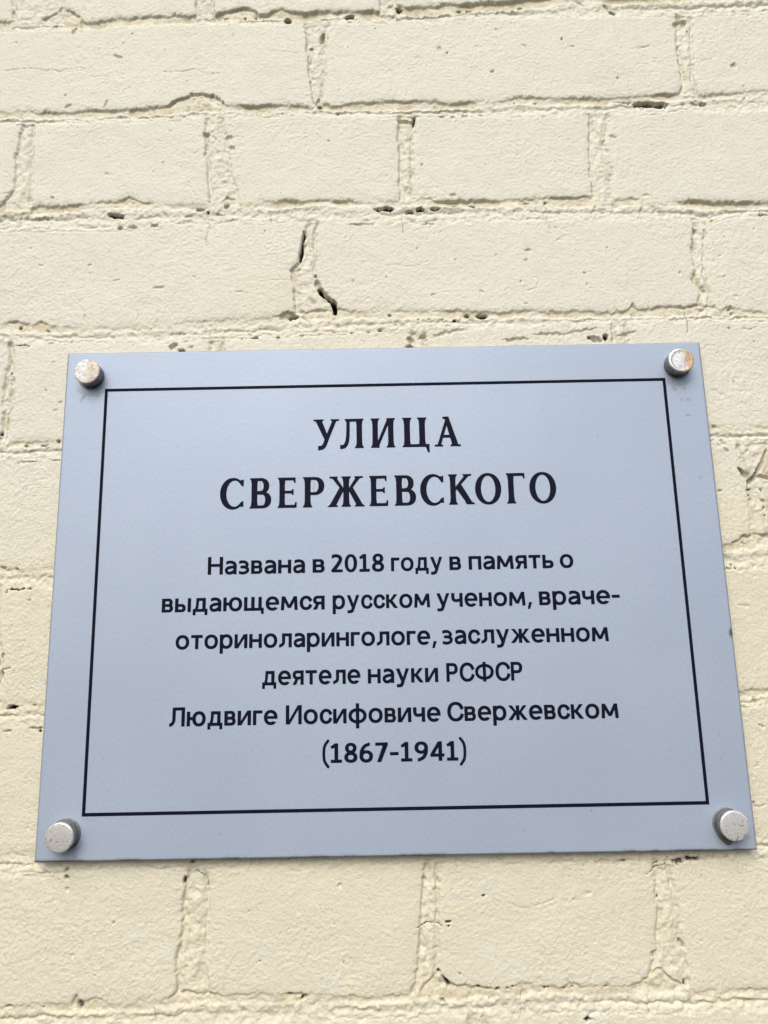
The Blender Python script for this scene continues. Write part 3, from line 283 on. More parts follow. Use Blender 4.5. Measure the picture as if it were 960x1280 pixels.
CRACKS=[([[-41.8, 195.95], [-40.24, 191.95], [-38.68, 189.65], [-36.07, 188.46], [-32.96, 185.02], [-31.42, 181.61], [-31.7, 177.69]], [2.09, 2.62, 2.36, 2.09, 2.62, 2.88, 2.09], 12, 1), ([[-51.83, 235.99], [-52.35, 230.15], [-53.4, 225.51], [-53.91, 219.72], [-54.42, 215.11]], [0.64, 1.33, 1.6, 2.13, 1.06], 8, 0.9), ([[-59.13, 208.3], [-54.93, 209.36]], [1.05, 1.05], 3, 0.2), ([[-261.96, 365.2], [-249.73, 366.22], [-245.29, 366.76], [-239.63, 365.99], [-232.81, 364.53], [-229.52, 365.43], [-222.68, 363.66], [-217.73, 364.84], [-213.31, 365.71], [-207.2, 366.54]], [0.56, 0.56, 0.56, 0.56, 0.56, 0.56, 0.56, 0.56, 0.56, 0.56], 0.8, 0.45), ([[-149.91, 362.0], [-135.95, 362.33], [-130.4, 363.49], [-124.78, 362.39], [-120.24, 360.03], [-117.41, 358.67], [-113.53, 359.88], [-107.93, 359.1]], [0.56, 0.56, 0.56, 0.56, 0.56, 0.56, 0.56, 0.56], 0.8, 0.45), ([[-74.63, 376.54], [-66.19, 376.02], [-60.57, 374.91], [-53.27, 374.75]], [0.51, 0.51, 0.51, 0.51], 0.7, 0.35), ([[-201.17, 359.29], [-197.18, 357.91], [-192.81, 359.42], [-188.32, 359.0]], [0.5, 0.5, 0.5, 0.5], 0.7, 0.3), ([[-117.15, 250.98], [-114.75, 241.47], [-116.19, 235.63], [-117.13, 231.55], [-116.44, 225.71]], [0.54, 0.54, 0.54, 0.54, 0.54], 0.9, 0.45), ([[-74.33, 250.05], [-73.72, 243.53]], [0.54, 0.54], 0.9, 0.5), ([[-80.59, 200.76], [-70.12, 201.67], [-61.2, 201.48]], [0.47, 0.47, 0.47], 0.7, 0.3), ([[-52.21, 175.33], [-48.06, 171.9], [-47.54, 167.44]], [0.52, 0.52, 0.52], 0.9, 0.5), ([[13.33, 247.55], [13.7, 240.45], [14.06, 233.39]], [0.53, 0.53, 0.53], 1.2, 0.55), ([[109.36, 253.77], [110.56, 247.21], [109.66, 241.31], [111.03, 237.75], [111.23, 232.46]], [0.54, 0.54, 0.54, 0.54, 0.54], 1, 0.5), ([[174.47, 251.16], [172.4, 245.86], [170.83, 239.99]], [0.53, 0.53, 0.53], 0.9, 0.5), ([[195.11, 173.47], [196.27, 169.54], [195.72, 163.99], [195.79, 159.56]], [0.52, 0.52, 0.52, 0.52], 1.1, 0.55), ([[0.86, 209.89], [8.79, 211.45], [16.64, 209.55], [24.56, 210.53]], [0.47, 0.47, 0.47, 0.47], 0.7, 0.35), ([[221.78, 363.23], [227.29, 362.45], [231.75, 362.35], [236.0, 365.51]], [0.5, 0.5, 0.5, 0.5], 0.7, 0.35), ([[231.59, 161.58], [236.12, 160.65], [240.43, 162.22]], [0.51, 0.51, 0.51], 0.8, 0.5), ([[11.34, -188.96], [14.47, -187.6], [16.71, -186.42], [19.81, -186.27], [23.33, -186.74], [25.5, -187.79]], [0.53, 0.53, 0.53, 0.53, 0.53, 0.53], 1, 0.7), ([[63.14, -177.08], [68.78, -179.42], [74.1, -179.31], [79.93, -178.19]], [0.44, 0.44, 0.44, 0.44], 0.7, 0.4), ([[82.2, -177.42], [86.71, -176.27], [89.88, -175.3]], [0.35, 0.35, 0.35], 0.6, 0.3), ([[67.79, -220.77], [66.23, -225.43], [66.84, -230.11], [65.33, -233.96]], [0.43, 0.43, 0.43, 0.43], 0.9, 0.5), ([[136.68, -222.75], [135.39, -227.41], [136.13, -233.63]], [0.43, 0.43, 0.43], 0.9, 0.5), ([[140.2, -163.64], [145.89, -160.01], [151.9, -158.04]], [0.49, 0.49, 0.49], 1, 0.65), ([[8.6, -225.21], [11.08, -229.53]], [0.43, 0.43], 0.8, 0.45), ([[-132.29, -225.11], [-131.26, -229.01], [-130.65, -233.28]], [0.43, 0.43, 0.43], 0.8, 0.45), ([[-111.4, -157.88], [-108.26, -158.35], [-105.97, -160.06], [-104.54, -162.98], [-104.45, -166.29]], [0.49, 0.49, 0.49, 0.49, 0.49], 1, 0.7), ([[236.63, 79.67], [233.78, 72.52], [230.69, 67.46], [224.36, 59.95]], [1.49, 2.49, 2.49, 1.99], 2.5, 0.36), ([[223.93, 60.46], [229.71, 63.4], [236.5, 62.24]], [1.97, 2.47, 1.48], 2.2, 0.33), ([[220.51, 73.82], [220.22, 71.25]], [0.4, 0.4], 0.7, 0.3), ([[-230.62, 81.37], [-227.14, 81.56], [-218.16, 81.64]], [0.5, 0.5, 0.5], 1.5, 0.8), ([[-209.2, 81.97], [-203.72, 82.12]], [0.5, 0.5], 1.5, 0.7), ([[-237.3, 159.53], [-233.66, 159.18], [-228.53, 159.46]], [0.52, 0.52, 0.52], 1.2, 0.9), ([[205.79, 71.03], [209.38, 71.99], [210.87, 76.58]], [0.4, 0.4, 0.4], 0.6, 0.3), ([[204.93, 148.38], [208.18, 149.95], [212.82, 150.13]], [0.46, 0.46, 0.46], 0.7, 0.25), ([[206.61, 120.75], [209.53, 119.62], [212.28, 116.9], [215.19, 115.77], [216.98, 113.61]], [0.71, 0.71, 0.71, 0.71, 0.71], 0.9, 0.15), ([[223.34, 102.9], [225.67, 101.27]], [0.8, 0.8], 1, 0.2), ([[204.59, -128.79], [208.64, -129.08], [212.31, -128.72]], [0.54, 0.54, 0.54], 1.4, 0.3), ([[207.41, -104.81], [208.99, -107.02], [211.48, -105.32]], [0.55, 0.55, 0.55], 1, 0.2), ([[89.62, 197.13], [89.96, 193.71], [92.44, 191.39], [96.06, 190.75], [100.36, 192.92], [102.21, 197.43], [101.82, 199.72]], [0.63, 0.63, 0.63, 0.63, 0.63, 0.63, 0.63], 0.7, 0.12), ([[97.6, 199.24], [101.85, 200.29]], [0.42, 0.42], 0.5, 0.1), ([[69.1, 228.7], [69.44, 224.61], [68.67, 219.4]], [0.48, 0.48, 0.48], 0.7, 0.3), ([[70.05, 226.34], [76.26, 223.3]], [0.42, 0.42], 0.5, 0.15), ([[115.58, 225.94], [121.15, 229.91]], [0.85, 0.85], 0.9, 0.2), ([[7.34, 169.62], [9.37, 167.91], [7.73, 164.06]], [0.47, 0.47, 0.47], 0.8, 0.5), ([[-256.69, 268.36], [-251.39, 269.45]], [0.54, 0.54], 1, 0.1), ([[-213.37, -225.26], [-210.26, -226.09]], [0.35, 0.35], 0.6, 0.2), ([[178.44, 372.7], [182.47, 373.91], [189.81, 374.4]], [0.67, 0.67, 0.67], 0.7, 0.1), ([[-132.47, 214.47], [-129.22, 212.1], [-126.55, 210.89]], [0.48, 0.48, 0.48], 0.6, 0.2), ([[-159.96, 182.08], [-159.65, 175.36]], [0.47, 0.47], 0.8, 0.35), ([[38.59, 350.62], [39.5, 344.19]], [0.39, 0.39], 0.3, 0.05), ([[-254.35, 240.37], [-247.9, 239.65], [-243.72, 240.73], [-230.31, 239.56], [-214.38, 240.39], [-195.65, 239.1], [-174.35, 239.23]], [0.43, 0.43, 0.43, 0.43, 0.43, 0.43, 0.43], 0.9, 0.35), ([[-145.1, 240.36], [-153.05, 239.36], [-169.02, 239.12]], [0.43, 0.43, 0.43], 0.8, 0.3), ([[-181.32, -0.2], [-178.85, -1.21]], [0.39, 0.39], 0.3, 0.1), ([[220.14, 27.98], [219.82, 21.09]], [0.39, 0.39], 0.6, 0.3), ([[224.26, 54.88], [222.13, 40.85], [221.71, 28.94]], [0.49, 0.49, 0.49], 1.2, 0.25), ([[-8.87, -184.35], [-8.36, -204.44]], [0.44, 0.44], 0.4, 0.15), ([[-204.93, -135.19], [-208.27, -133.01]], [0.45, 0.45], 1, 0.1), ([[34.3, -153.84], [34.13, -158.42]], [0.36, 0.36], 0.5, 0.4), ([[77.92, -152.11], [77.58, -157.95]], [0.36, 0.36], 0.5, 0.4)]
BARE_PATCH=[[224.48, 60.96], [227.92, 64.96], [232.11, 71.02], [235.95, 78.14], [237.81, 81.2], [241.79, 81.12], [239.27, 60.66], [234.47, 61.78], [230.58, 62.36], [228.8, 59.86], [224.74, 58.92]]
OCHRE_PATCH=[[235.95, 78.14], [242.79, 81.1], [240.51, 62.67], [232.36, 64.87], [234.09, 70.98]]
BODY=[(8.2, [('Названа', -107.93, -50.16), ('в', -45.38, -38.41), ('2018', -34.26, -2.89), ('году', 1.41, 31.82), ('в', 36.26, 42.95), ('память', 47.72, 98.09), ('о', 102.15, 109.93)]), (-13.6, [('выдающемся', -134.5, -38.48), ('русском', -33.56, 23.78), ('ученом,', 27.9, 83.93), ('враче-', 88.42, 135.93)]), (-35.2, [('оториноларингологе,', -125.57, 26.95), ('заслуженном', 30.46, 127.53)]), (-56.6, [('деятеле', -74.59, -18.04), ('науки', -13.4, 27.16), ('РСФСР', 32.17, 76.07)]), (-78.6, [('Людвиге', -127.63, -65.9), ('Иосифовиче', -60.76, 27.66), ('Свержевском', 31.93, 129.78)]), (-100.1, [('(1867-1941)', -39.94, 41.83)])]
HEADING=[(84.7, [('У', -44.88, -29.16), ('Л', -28.54, -13.94), ('И', -9.37, 5.48), ('Ц', 10.18, 26.5), ('А', 29.83, 45.9)]), (48.0, [('С', -101.66, -87.56), ('В', -83.63, -70.85), ('Е', -66.57, -55.37), ('Р', -51.22, -38.55), ('Ж', -36.13, -13.95), ('Е', -10.81, 0.18), ('В', 4.52, 17.22), ('С', 20.21, 34.26), ('К', 37.47, 52.51), ('О', 53.64, 69.17), ('Г', 72.72, 83.76), ('О', 86.69, 102.6)])]
# ---------------------------------------------------------------- the painted brick wall (mm tables measured on the wall plane)
def wall_material():
    m, t, b = nodes_of('painted_brick')
    v = objco(t, (1000, 1000, 1000))                        # millimetres
    col, an = attr(t, 'wear_and_shade'); sep = t.nodes.new('ShaderNodeSeparateColor'); t.links.new(col, sep.inputs[0])
    grime, bare_and_shade, joint = sep.outputs[0], sep.outputs[1], sep.outputs[2]  # joint here holds the painted light falloff, not the mortar joints
    big = joint                                             # light falloff down the wall, painted as a blend of two creams
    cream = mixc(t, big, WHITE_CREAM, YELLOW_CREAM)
    mid = ramp(t, noise(t, .09, 4, .6, v), .3, .75)
    cream = mixc(t, maths(t, 'MULTIPLY', mid, .45), cream, WARM_CREAM)
    pale = ramp(t, noise(t, .05, 3, .6, v), .56, .72)
    cream = mixc(t, maths(t, 'MULTIPLY', pale, .35), cream, PALE)
    fleck = ramp(t, noise(t, .55, 3, .7, v), .66, .74)
    cream = mixc(t, maths(t, 'MULTIPLY', fleck, .2), cream, TAN)
    cream = mixc(t, maths(t, 'MULTIPLY', ramp(t, noise(t, .9, 2, .6, v), .35, .7), .22), cream, (.50, .515, .455))
    breakup = ramp(t, noise(t, .35, 4, .7, v), .25, .7)
    g = maths(t, 'MULTIPLY', grime, maths(t, 'ADD', maths(t, 'MULTIPLY', breakup, .75), .3), clamp=True)
    tan = mixc(t, ramp(t, noise(t, .12, 2, .5, v), .35, .7), TAN, OCHRE)
    c2 = mixc(t, g, cream, tan)
    grey = mixc(t, ramp(t, noise(t, .5, 3, .6, v), .35, .65), (.016, .015, .014), (.16, .15, .135))
    dark = mixc(t, ramp(t, bare_and_shade, .6, .85), grey, (.012, .011, .010))  # near-black put into deep holes and cracks to stand for their shade
    c3 = mixc(t, ramp(t, bare_and_shade, .15, .62), c2, dark)
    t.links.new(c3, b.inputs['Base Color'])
    b.inputs['Roughness'].default_value = .62; b.inputs['Specular IOR Level'].default_value = .35
    h = maths(t, 'ADD', maths(t, 'MULTIPLY', noise(t, .5, 3, .6, v), 1.0), maths(t, 'MULTIPLY', noise(t, 1.2, 3, .6, v), .7))
    t.links.new(bump(t, h, .8, .0006), b.inputs['Normal'])
    return m
def axis(lo, hi, step, far_lo, far_hi, grow=1.035, cap=6.0):
    mid = np.arange(lo, hi, step)
    def out(start, end, sgn):
        v = []; p = start; s = step
        while (p-end)*sgn < 0:
            s = min(s*grow, cap); p += sgn*s; v.append(p)
        return v
    return np.array(out(lo, far_lo, -1)[::-1]+list(mid)+out(mid[-1], far_hi, 1))
def build_wall():
    xs = axis(-276, 286, .58, -1150, 1150); zs = axis(-246, 430, .58, -800, 1000)
    PX, PZ = np.meshgrid(xs, zs)
    # ragged outlines: every lookup is made at a slightly shifted point
    wx = PX+1.2*fbm(PX, PZ, 13, 3, 3)+1.15*fbm(PX, PZ, 3.4, 9, 3, .65)
    wz = PZ+1.1*fbm(PX, PZ, 10, 5, 3)+1.5*fbm(PX, PZ, 3.4, 11, 3, .65)
    n_mid = fbm(PX, PZ, 9, 21, 3); n_fine = fbm(PX, PZ, 2.2, 33, 3); n_small = fbm(PX, PZ, 4.2, 57, 2); crumb = fbm(PX, PZ, 1.9, 63, 2); n_big = fbm(PX, PZ, 45, 41, 2)
    rough_zone = sstep(-.25, .45, fbm(PX, PZ, 38, 83, 2))
    stip = lattice(PX/1.25, PZ/1.25, 201)*.6+lattice((PX*.8-PZ*.6)/.9, (PX*.6+PZ*.8)/.9, 203)*.6+lattice((PX*.6+PZ*.8)/2.0, (PZ*.6-PX*.8)/2.0, 207)*.3   # rolled-on paint stipple
    face = .55*n_big+.20*n_mid+(.02+.10*rough_zone)*n_small+.05*n_fine+(.125+.09*rough_zone)*stip        # the brick faces: hand-made, thickly painted
    hgt = face.copy(); joint = np.zeros_like(hgt); grime = np.zeros_like(hgt); bare_and_shade = np.zeros_like(hgt)
    # beds beyond the picture repeat at the usual pitch
    beds = [(list(a), list(b)) for a, b in BEDS]
    top0 = beds[0]; bot0 = beds[-1]
    beds = [([[-300, 408+79*k], [300, 412+79*k]], [[-300, 396+79*k], [300, 398+79*k]]) for k in range(7, 0, -1)]+beds \
         + [([[-300, -222-79*k], [300, -222-79*k]], [[-300, -234-79*k], [300, -234-79*k]]) for k in range(1, 8)]
    OFF = 7
    heads = {}
    for c, a, b in HEADS: heads.setdefault(c+OFF, []).append((np.array(a), np.array(b)))
    generic = {0: (130, -250), 1: (260, -175), 2: (130, -250), 3: (260, -305), 4: (130, -238), 5: (260, -26), 6: (130, -231), 7: (260, -100), 8: (130, -247)}
    T = []; Bq = []
    for a, b in beds:
        a = np.array(a); b = np.array(b)
        T.append((a[:, 0], a[:, 1])); Bq.append((b[:, 0], b[:, 1]))
    depth_mod = .5+.5*fbm(PX*.35, PZ, 16, 71, 3)             # how far the mortar was raked out, varies along each bed
    ns = len(beds)
    for k in range(ns+1):                                    # courses with their head joints
        zt = Bq[k-1][1].max()+3 if k else 1100
        zb = T[k][1].min()-3 if k < ns else -900
        r0, r1 = np.searchsorted(zs, zb), np.searchsorted(zs, zt)
        if r1 <= r0: continue
        sl = slice(r0, r1); X_, Z_ = wx[sl], wz[sl]
        hl = list(heads.get(k, []))
        c = k-OFF; pitch, start = generic.get(c, (130 if c % 2 == 0 else 260, -250+(c*37) % 60))
        for q in range(-12, 13):
            x0 = start+pitch*q
            if any(abs(np.mean(a[:, 1])*.5+np.mean(b[:, 1])*.5-x0) < pitch*.45 for a, b in heads.get(k, [])): continue
            if c in (0, 1, 2, 3, 8) and -275 < x0 < 285: continue
            if c in (4, 5, 6, 7) and (x0 < -190 or x0 > 190) and abs(x0) < 270: continue
            hl.append((np.array([[zb, x0-6.], [zt, x0-5.]]), np.array([[zb, x0+6.], [zt, x0+5.]])))
        for a, b in hl:
            lo, hi = min(a[:, 1].min(), b[:, 1].min())-6, max(a[:, 1].max(), b[:, 1].max())+6
            c0, c1 = np.searchsorted(xs, lo), np.searchsorted(xs, hi)
            s2 = (sl, slice(c0, c1)); x_, z_ = wx[s2], wz[s2]
            xl = np.interp(z_, a[:, 0], a[:, 1]); xr = np.interp(z_, b[:, 0], b[:, 1]); w = np.maximum(xr-xl, 1)
            dl, dr = x_-xl, xr-x_
            u = np.clip(dl/w, 0, 1); nm = n_mid[s2]; ns_ = n_small[s2]
            mask = sstep(-.35, .55, np.minimum(dl, dr))
            groove_l = (1.7+1.3*nm)*(1-sstep(1.2, 3.6, dl)); groove_r = (1.0+.9*nm)*(1-sstep(.7, 2.6, dr))
            prof = -.75-np.maximum(groove_l, 0)-np.maximum(groove_r, 0)+.35*np.sin(u*13+2*nm)+.55*ns_+.5*nm+.3*crumb[s2]+.14*stip[s2]
            edge = -.8*np.exp(-np.maximum(-np.minimum(dl, dr), 0)/1.3)*(1-mask)
            hgt[s2] = hgt[s2]*(1-mask)+prof*mask+edge; joint[s2] = np.maximum(joint[s2], mask)
            grime[s2] = np.maximum(grime[s2], mask*np.clip((.55*(1-sstep(.6, 3.0, dl))+.4*(1-sstep(.5, 2.2, dr)))*sstep(-.3, .35, ns_+.6*crumb[s2])+.08+.3*nm, 0, .85))
    for k in range(ns):                                      # bed joints
        zt = T[k][1].max()+5; zb = Bq[k][1].min()-5
        sl = slice(np.searchsorted(zs, zb), np.searchsorted(zs, zt)); x_, z_ = wx[sl], wz[sl]
        zt_ = np.interp(x_, *T[k]); zb_ = np.interp(x_, *Bq[k])
        # the mortar itself runs straight: a smooth lower envelope of the chipped brick edges above it
        gx = np.arange(-1200, 1200, 2.0); ge = np.interp(gx, *T[k]); W_ = 22
        env = np.array([ge[max(0, i-W_):i+W_+1].min() for i in range(len(gx))])
        ker = np.exp(-(np.arange(-30, 31)/14.)**2); env = np.convolve(np.pad(env, 30, mode='edge'), ker/ker.sum(), 'valid')
        zs_ = np.minimum(np.interp(x_, gx, env)+.6, zt_)
        chip = sstep(1.2, 4.5, zt_-zs_)                      # where the brick edge above has broken away
        row = np.clip(np.searchsorted(zs, np.interp(xs, *T[k])+4.0), 0, len(zs)-1)
        hm = joint[row, np.arange(len(xs))][None, :]         # mortar of a head joint comes down here
        dt, ds, db = zt_-z_, zs_-z_, z_-zb_; w = np.maximum(zs_-zb_, 1)
        nm, nf, sm, dm, cr = n_mid[sl], n_fine[sl], n_small[sl], depth_mod[sl], crumb[sl]
        mask = sstep(-.3, .8, np.minimum(dt, db+.9))
        along = .5+.5*fbm(PX[sl]*.22, PZ[sl]*.5, 9, 131+k, 3)   # open and well-filled stretches of the bed
        raked = RAKE.get(k-OFF, .7)*sstep(.2, .68, along*.75+dm*.35)*(1-.8*hm)
        deep = np.maximum(np.minimum(raked, 1)*(1.5+2.0*dm+1.0*nm), .25)
        deep = deep*(1-chip)+1.3*chip
        lw = (1.2+3.9*raked+1.1*nm+.8*sm)
        ledge = sstep(lw-.6, lw+1.9+.8*nm, ds)
        u = np.clip((ds-lw)/np.maximum(w-lw, 2), 0, 1)+.10*nm+.05*sm
        m1 = .5+.5*fbm(PX[sl]*.3, PZ[sl], 11, 151+k, 2); m2 = .5+.5*fbm(PX[sl]*.3, PZ[sl], 13, 171+k, 2)
        lip = -.75+1.3*np.exp(-((u-.20)/.17)**2)*dm-.9*np.exp(-((u-.46)/.06)**2)*sstep(.35, .7, m1)+.45*np.exp(-((u-.68)/.12)**2)*m2-.7*np.exp(-((u-.84)/.05)**2)*sstep(.4, .75, m2)+.6*sstep(.55, 1.0, u)
        lip = lip+.55*sm+.45*nm+.40*nf+.34*cr+.16*stip[sl]
        groove = np.where(dt < 2.0, 1, 0)*chip*.9*(1-sstep(.8, 2.4, dt))
        chipped = -1.5+.7*nm+.7*sm+.45*nf+.2*cr-groove
        prof = (-deep+.35*nf+.2*cr)*(1-ledge)+lip*ledge
        prof = np.where(ds < lw, prof*(1-chip)+chipped*chip, prof)
        crease = -.55*np.exp(-(db/.5)**2)*sstep(-.1, .45, m1-.5+nm*.4)
        edge = -.65*np.exp(-np.maximum(-dt, 0)/1.2)*(dt < 0)*(dt > -5)*np.clip(raked+.15, 0, 1)
        fw = 2.5+2.5*m2
        jm = np.where(db < fw, sstep(-.6, 1, db/fw), 1)*mask  # feather out onto the brick below
        hgt[sl] = hgt[sl]*(1-jm)+prof*jm+crease+edge; joint[sl] = np.maximum(joint[sl], mask)
        under = (1-sstep(lw-.3, lw+.8, ds))*(.25+.75*raked)
        grime[sl] = np.maximum(grime[sl], mask*np.clip(under*(.6+.5*nm)+.75*sstep(-.05, .5, .6*sm+.5*cr+.4*nm)*(1-sstep(2.0, 7.0, ds))*(.35+.65*along)+.25*np.clip(sm+.1, 0, 1)*(1-sstep(.5, .9, u))+.25*chip*(1-sstep(0, 3, dt)), 0, .9))
        bare_and_shade[sl] = np.maximum(bare_and_shade[sl], .55*mask*sstep(.33, .5, nf*.6+cr*.5)*sstep(.5, .9, 1-np.abs(ds-lw-.3)/2.2)*sstep(.25, .6, along))
    def box(cx, cz, r):
        return (slice(np.searchsorted(zs, cz-r), np.searchsorted(zs, cz+r)+1), slice(np.searchsorted(xs, cx-r), np.searchsorted(xs, cx+r)+1))
    rng = random.Random(8)
    pits = list(PITS)
    for _ in range(300):                                     # pinholes in the paint film
        s = rng.uniform(.3, .52); pits.append((rng.uniform(-290, 295), rng.uniform(-255, 445), s*rng.uniform(.8, 1.7), s, rng.uniform(-40, 40), rng.uniform(.4, 1.1), rng.choice([.2, .35, .5, .62]), rng.uniform(.2, .6)))
    for _ in range(70):
        s = rng.uniform(.6, 1.3); pits.append((rng.uniform(-290, 295), rng.uniform(-255, 445), s*rng.uniform(1, 2.6), s, rng.uniform(-40, 40), rng.uniform(.15, .45), .0, rng.uniform(.1, .3)))
    for cx, cz, rx, rz, ang, d, br, gr in pits:
        s2 = box(cx, cz, max(rx, rz)*1.9+1.6); a = math.radians(ang)
        X_, Z_ = PX[s2]-cx, PZ[s2]-cz
        X_ = X_+.28*max(rx, rz)**.5*fbm(PX[s2], PZ[s2], 1.9, 91, 2)*1.4; Z_ = Z_+.28*max(rx, rz)**.5*fbm(PX[s2], PZ[s2], 1.7, 97, 2)*1.4
        u = (X_*math.cos(a)+Z_*math.sin(a))/max(rx, .45); v = (-X_*math.sin(a)+Z_*math.cos(a))/max(rz, .45)
        r = np.hypot(u, v); k = 1-sstep(.75, 1.15, r)
        hgt[s2] -= d*k*(.75 if br < .8 else 1); bare_and_shade[s2] = np.maximum(bare_and_shade[s2], br*(1-sstep(.85, 1.12, r))*(1 if br > .85 else .35+.65*sstep(-.35, .3, crumb[s2]+.5*n_fine[s2])))
        grime[s2] = np.maximum(grime[s2], gr*(.6 if br < .3 else 1)*(1-sstep(.8, 1.5, r)))
    for pts, ws, d, br in CRACKS:
        p = np.array(pts); c0 = p.mean(0); R = np.abs(p-c0).max()+4
        s2 = box(c0[0], c0[1], R); X_ = PX[s2]+.75*fbm(PX[s2], PZ[s2], 2.6, 13, 3); Z_ = PZ[s2]+.75*fbm(PX[s2], PZ[s2], 2.6, 14, 3)
        best = np.full(X_.shape, 9.)
        for i in range(len(p)-1):
            e = p[i+1]-p[i]; t = np.clip(((X_-p[i, 0])*e[0]+(Z_-p[i, 1])*e[1])/max(e@e, 1e-6), 0, 1)
            w = (ws[i]+(ws[i+1]-ws[i])*t)/2
            dd_ = np.hypot(X_-p[i, 0]-e[0]*t, Z_-p[i, 1]-e[1]*t)-np.maximum(w-.3, 0)
            best = np.minimum(best, dd_)
        fine = max(ws) < 1.3
        k = 1-sstep(.04, .5 if fine else .6, best)
        hgt[s2] -= d*k*(.6 if fine else 1); bare_and_shade[s2] = np.maximum(bare_and_shade[s2], br*k)
    for patch, val, dst in ((OCHRE_PATCH, .9, grime),):
        p = np.array(patch); c0 = p.mean(0); s2 = box(c0[0], c0[1], np.abs(p-c0).max()+4)
        f = poly(*p)(PX[s2]+.8*fbm(PX[s2], PZ[s2], 4, 23, 2), PZ[s2]+.8*fbm(PX[s2], PZ[s2], 4, 24, 2))
        k = 1-sstep(-.5, .6, f); dst[s2] = np.maximum(dst[s2], val*k)
    hgt = np.minimum(hgt, 2.2)
    falloff_tone = sstep(-.30, .34, fbm(PX, PZ, 330, FALLOFF_SEED, 2, .3)+.22*fbm(PX, PZ, 60, 19, 3))  # light falloff put into the paint colour: paler above, yellower below
    nz, nx = hgt.shape
    co = np.stack([PX/1000, -hgt/1000, PZ/1000+CZ], -1).reshape(-1, 3)
    i = np.arange((nz-1)*(nx-1)); r = i//(nx-1); c = i % (nx-1); q = r*nx+c
    F = np.stack([q, q+1, q+1+nx, q+nx], 1)
    # the wall is 250 mm thick: sides and back
    ring_ = np.concatenate([np.arange(nx), nx-1+nx*np.arange(1, nz), nx*(nz-1)+np.arange(nx-2, -1, -1), nx*np.arange(nz-2, 0, -1)])
    back = co[ring_].copy(); back[:, 1] = .25; n0 = len(co); m_ = len(ring_)
    j = np.arange(m_); jn = (j+1) % m_
    S_ = np.stack([ring_[jn], ring_[j], n0+j, n0+jn], 1)
    flat = np.concatenate([F.ravel(), S_.ravel(), (n0+j)[::-1]]); sizes = np.concatenate([np.full(len(F)+len(S_), 4), [m_]])
    o = mesh_from('brick_wall', np.vstack([co, back]), flat, sizes, wall_material(), smooth=True)
    wear_and_shade = np.zeros((n0+m_, 4), np.float32); wear_and_shade[:n0, 0] = np.clip(grime, 0, 1).ravel(); wear_and_shade[:n0, 1] = np.clip(bare_and_shade, 0, 1).ravel(); wear_and_shade[:n0, 2] = falloff_tone.ravel(); wear_and_shade[:, 3] = 1
    at = o.data.attributes.new('wear_and_shade', 'FLOAT_COLOR', 'POINT'); at.data.foreach_set('color', wear_and_shade.ravel())
    tag(o, 'old brick wall thickly painted cream, with chipped mortar joints and dark holes', 'brick wall', kind='thing')
    return o
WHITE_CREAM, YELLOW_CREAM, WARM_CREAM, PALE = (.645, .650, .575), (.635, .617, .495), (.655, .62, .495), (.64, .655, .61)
TAN, OCHRE = (.55, .505, .355), (.52, .45, .285)
RAKE = {0: 1.1, 1: .72, 2: 1.0, 3: .55, 4: .75, 5: .45, 6: .6, 7: .35, 8: .4}
FALLOFF_SEED = 378  # picked so the noise runs pale to yellow downwards, like fading light
build_wall()
# ---------------------------------------------------------------- the sign
FRONT, THICK = -.006, .0018
def sign_material():
    m, t, b = nodes_of('anodised_plate')
    v = objco(t, (1000, 1000, 1000))
    col, an = attr(t, 'wear_and_shade'); sep = t.nodes.new('ShaderNodeSeparateColor'); t.links.new(col, sep.inputs[0])
    grain = noise(t, 1.3, 2, .6, objco(t, (1000, 1000, 330)))
    cloud = ramp(t, noise(t, .012, 3, .55, v), .3, .7)
    c = mixc(t, cloud, PLATE_A, PLATE_B)
    c = mixc(t, maths(t, 'MULTIPLY', ramp(t, grain, .35, .7), .30), c, PLATE_GRAIN)
    speck = ramp(t, noise(t, .33, 2, .5, v), .755, .79)
    c = mixc(t, maths(t, 'MULTIPLY', speck, .4), c, (.10, .105, .11))
    c = mixc(t, sep.outputs[0], c, (.05, .05, .05)); c = mixc(t, sep.outputs[1], c, (.24, .25, .26))
    t.links.new(c, b.inputs['Base Color'])
    b.inputs['Metallic'].default_value = .26; b.inputs['Specular IOR Level'].default_value = .25
    t.links.new(maths(t, 'ADD', maths(t, 'MULTIPLY', grain, .12), .48), b.inputs['Roughness'])
    t.links.new(bump(t, grain, .12, .0002), b.inputs['Normal'])
    return m
PLATE_A, PLATE_B, PLATE_GRAIN = (.348, .422, .540), (.370, .446, .565), (.255, .315, .415)
def ink(name, col):
    m, t, b = nodes_of(name)
    f = noise(t, .6, 3, .6, objco(t, (1000, 1000, 1000)))
    t.links.new(mixc(t, ramp(t, f, .3, .7), col, tuple(q*1.35 for q in col)), b.inputs['Base Color'])
    b.inputs['Roughness'].default_value = .55; b.inputs['Specular IOR Level'].default_value = .03
    return m
root = bpy.data.objects.new('street_sign', None); link(root); root.location = (0, FRONT, CZ); root.empty_display_size = .05
tag(root, 'blue-grey metal street name plate with dark Cyrillic lettering, bolted to the cream wall', 'street sign')
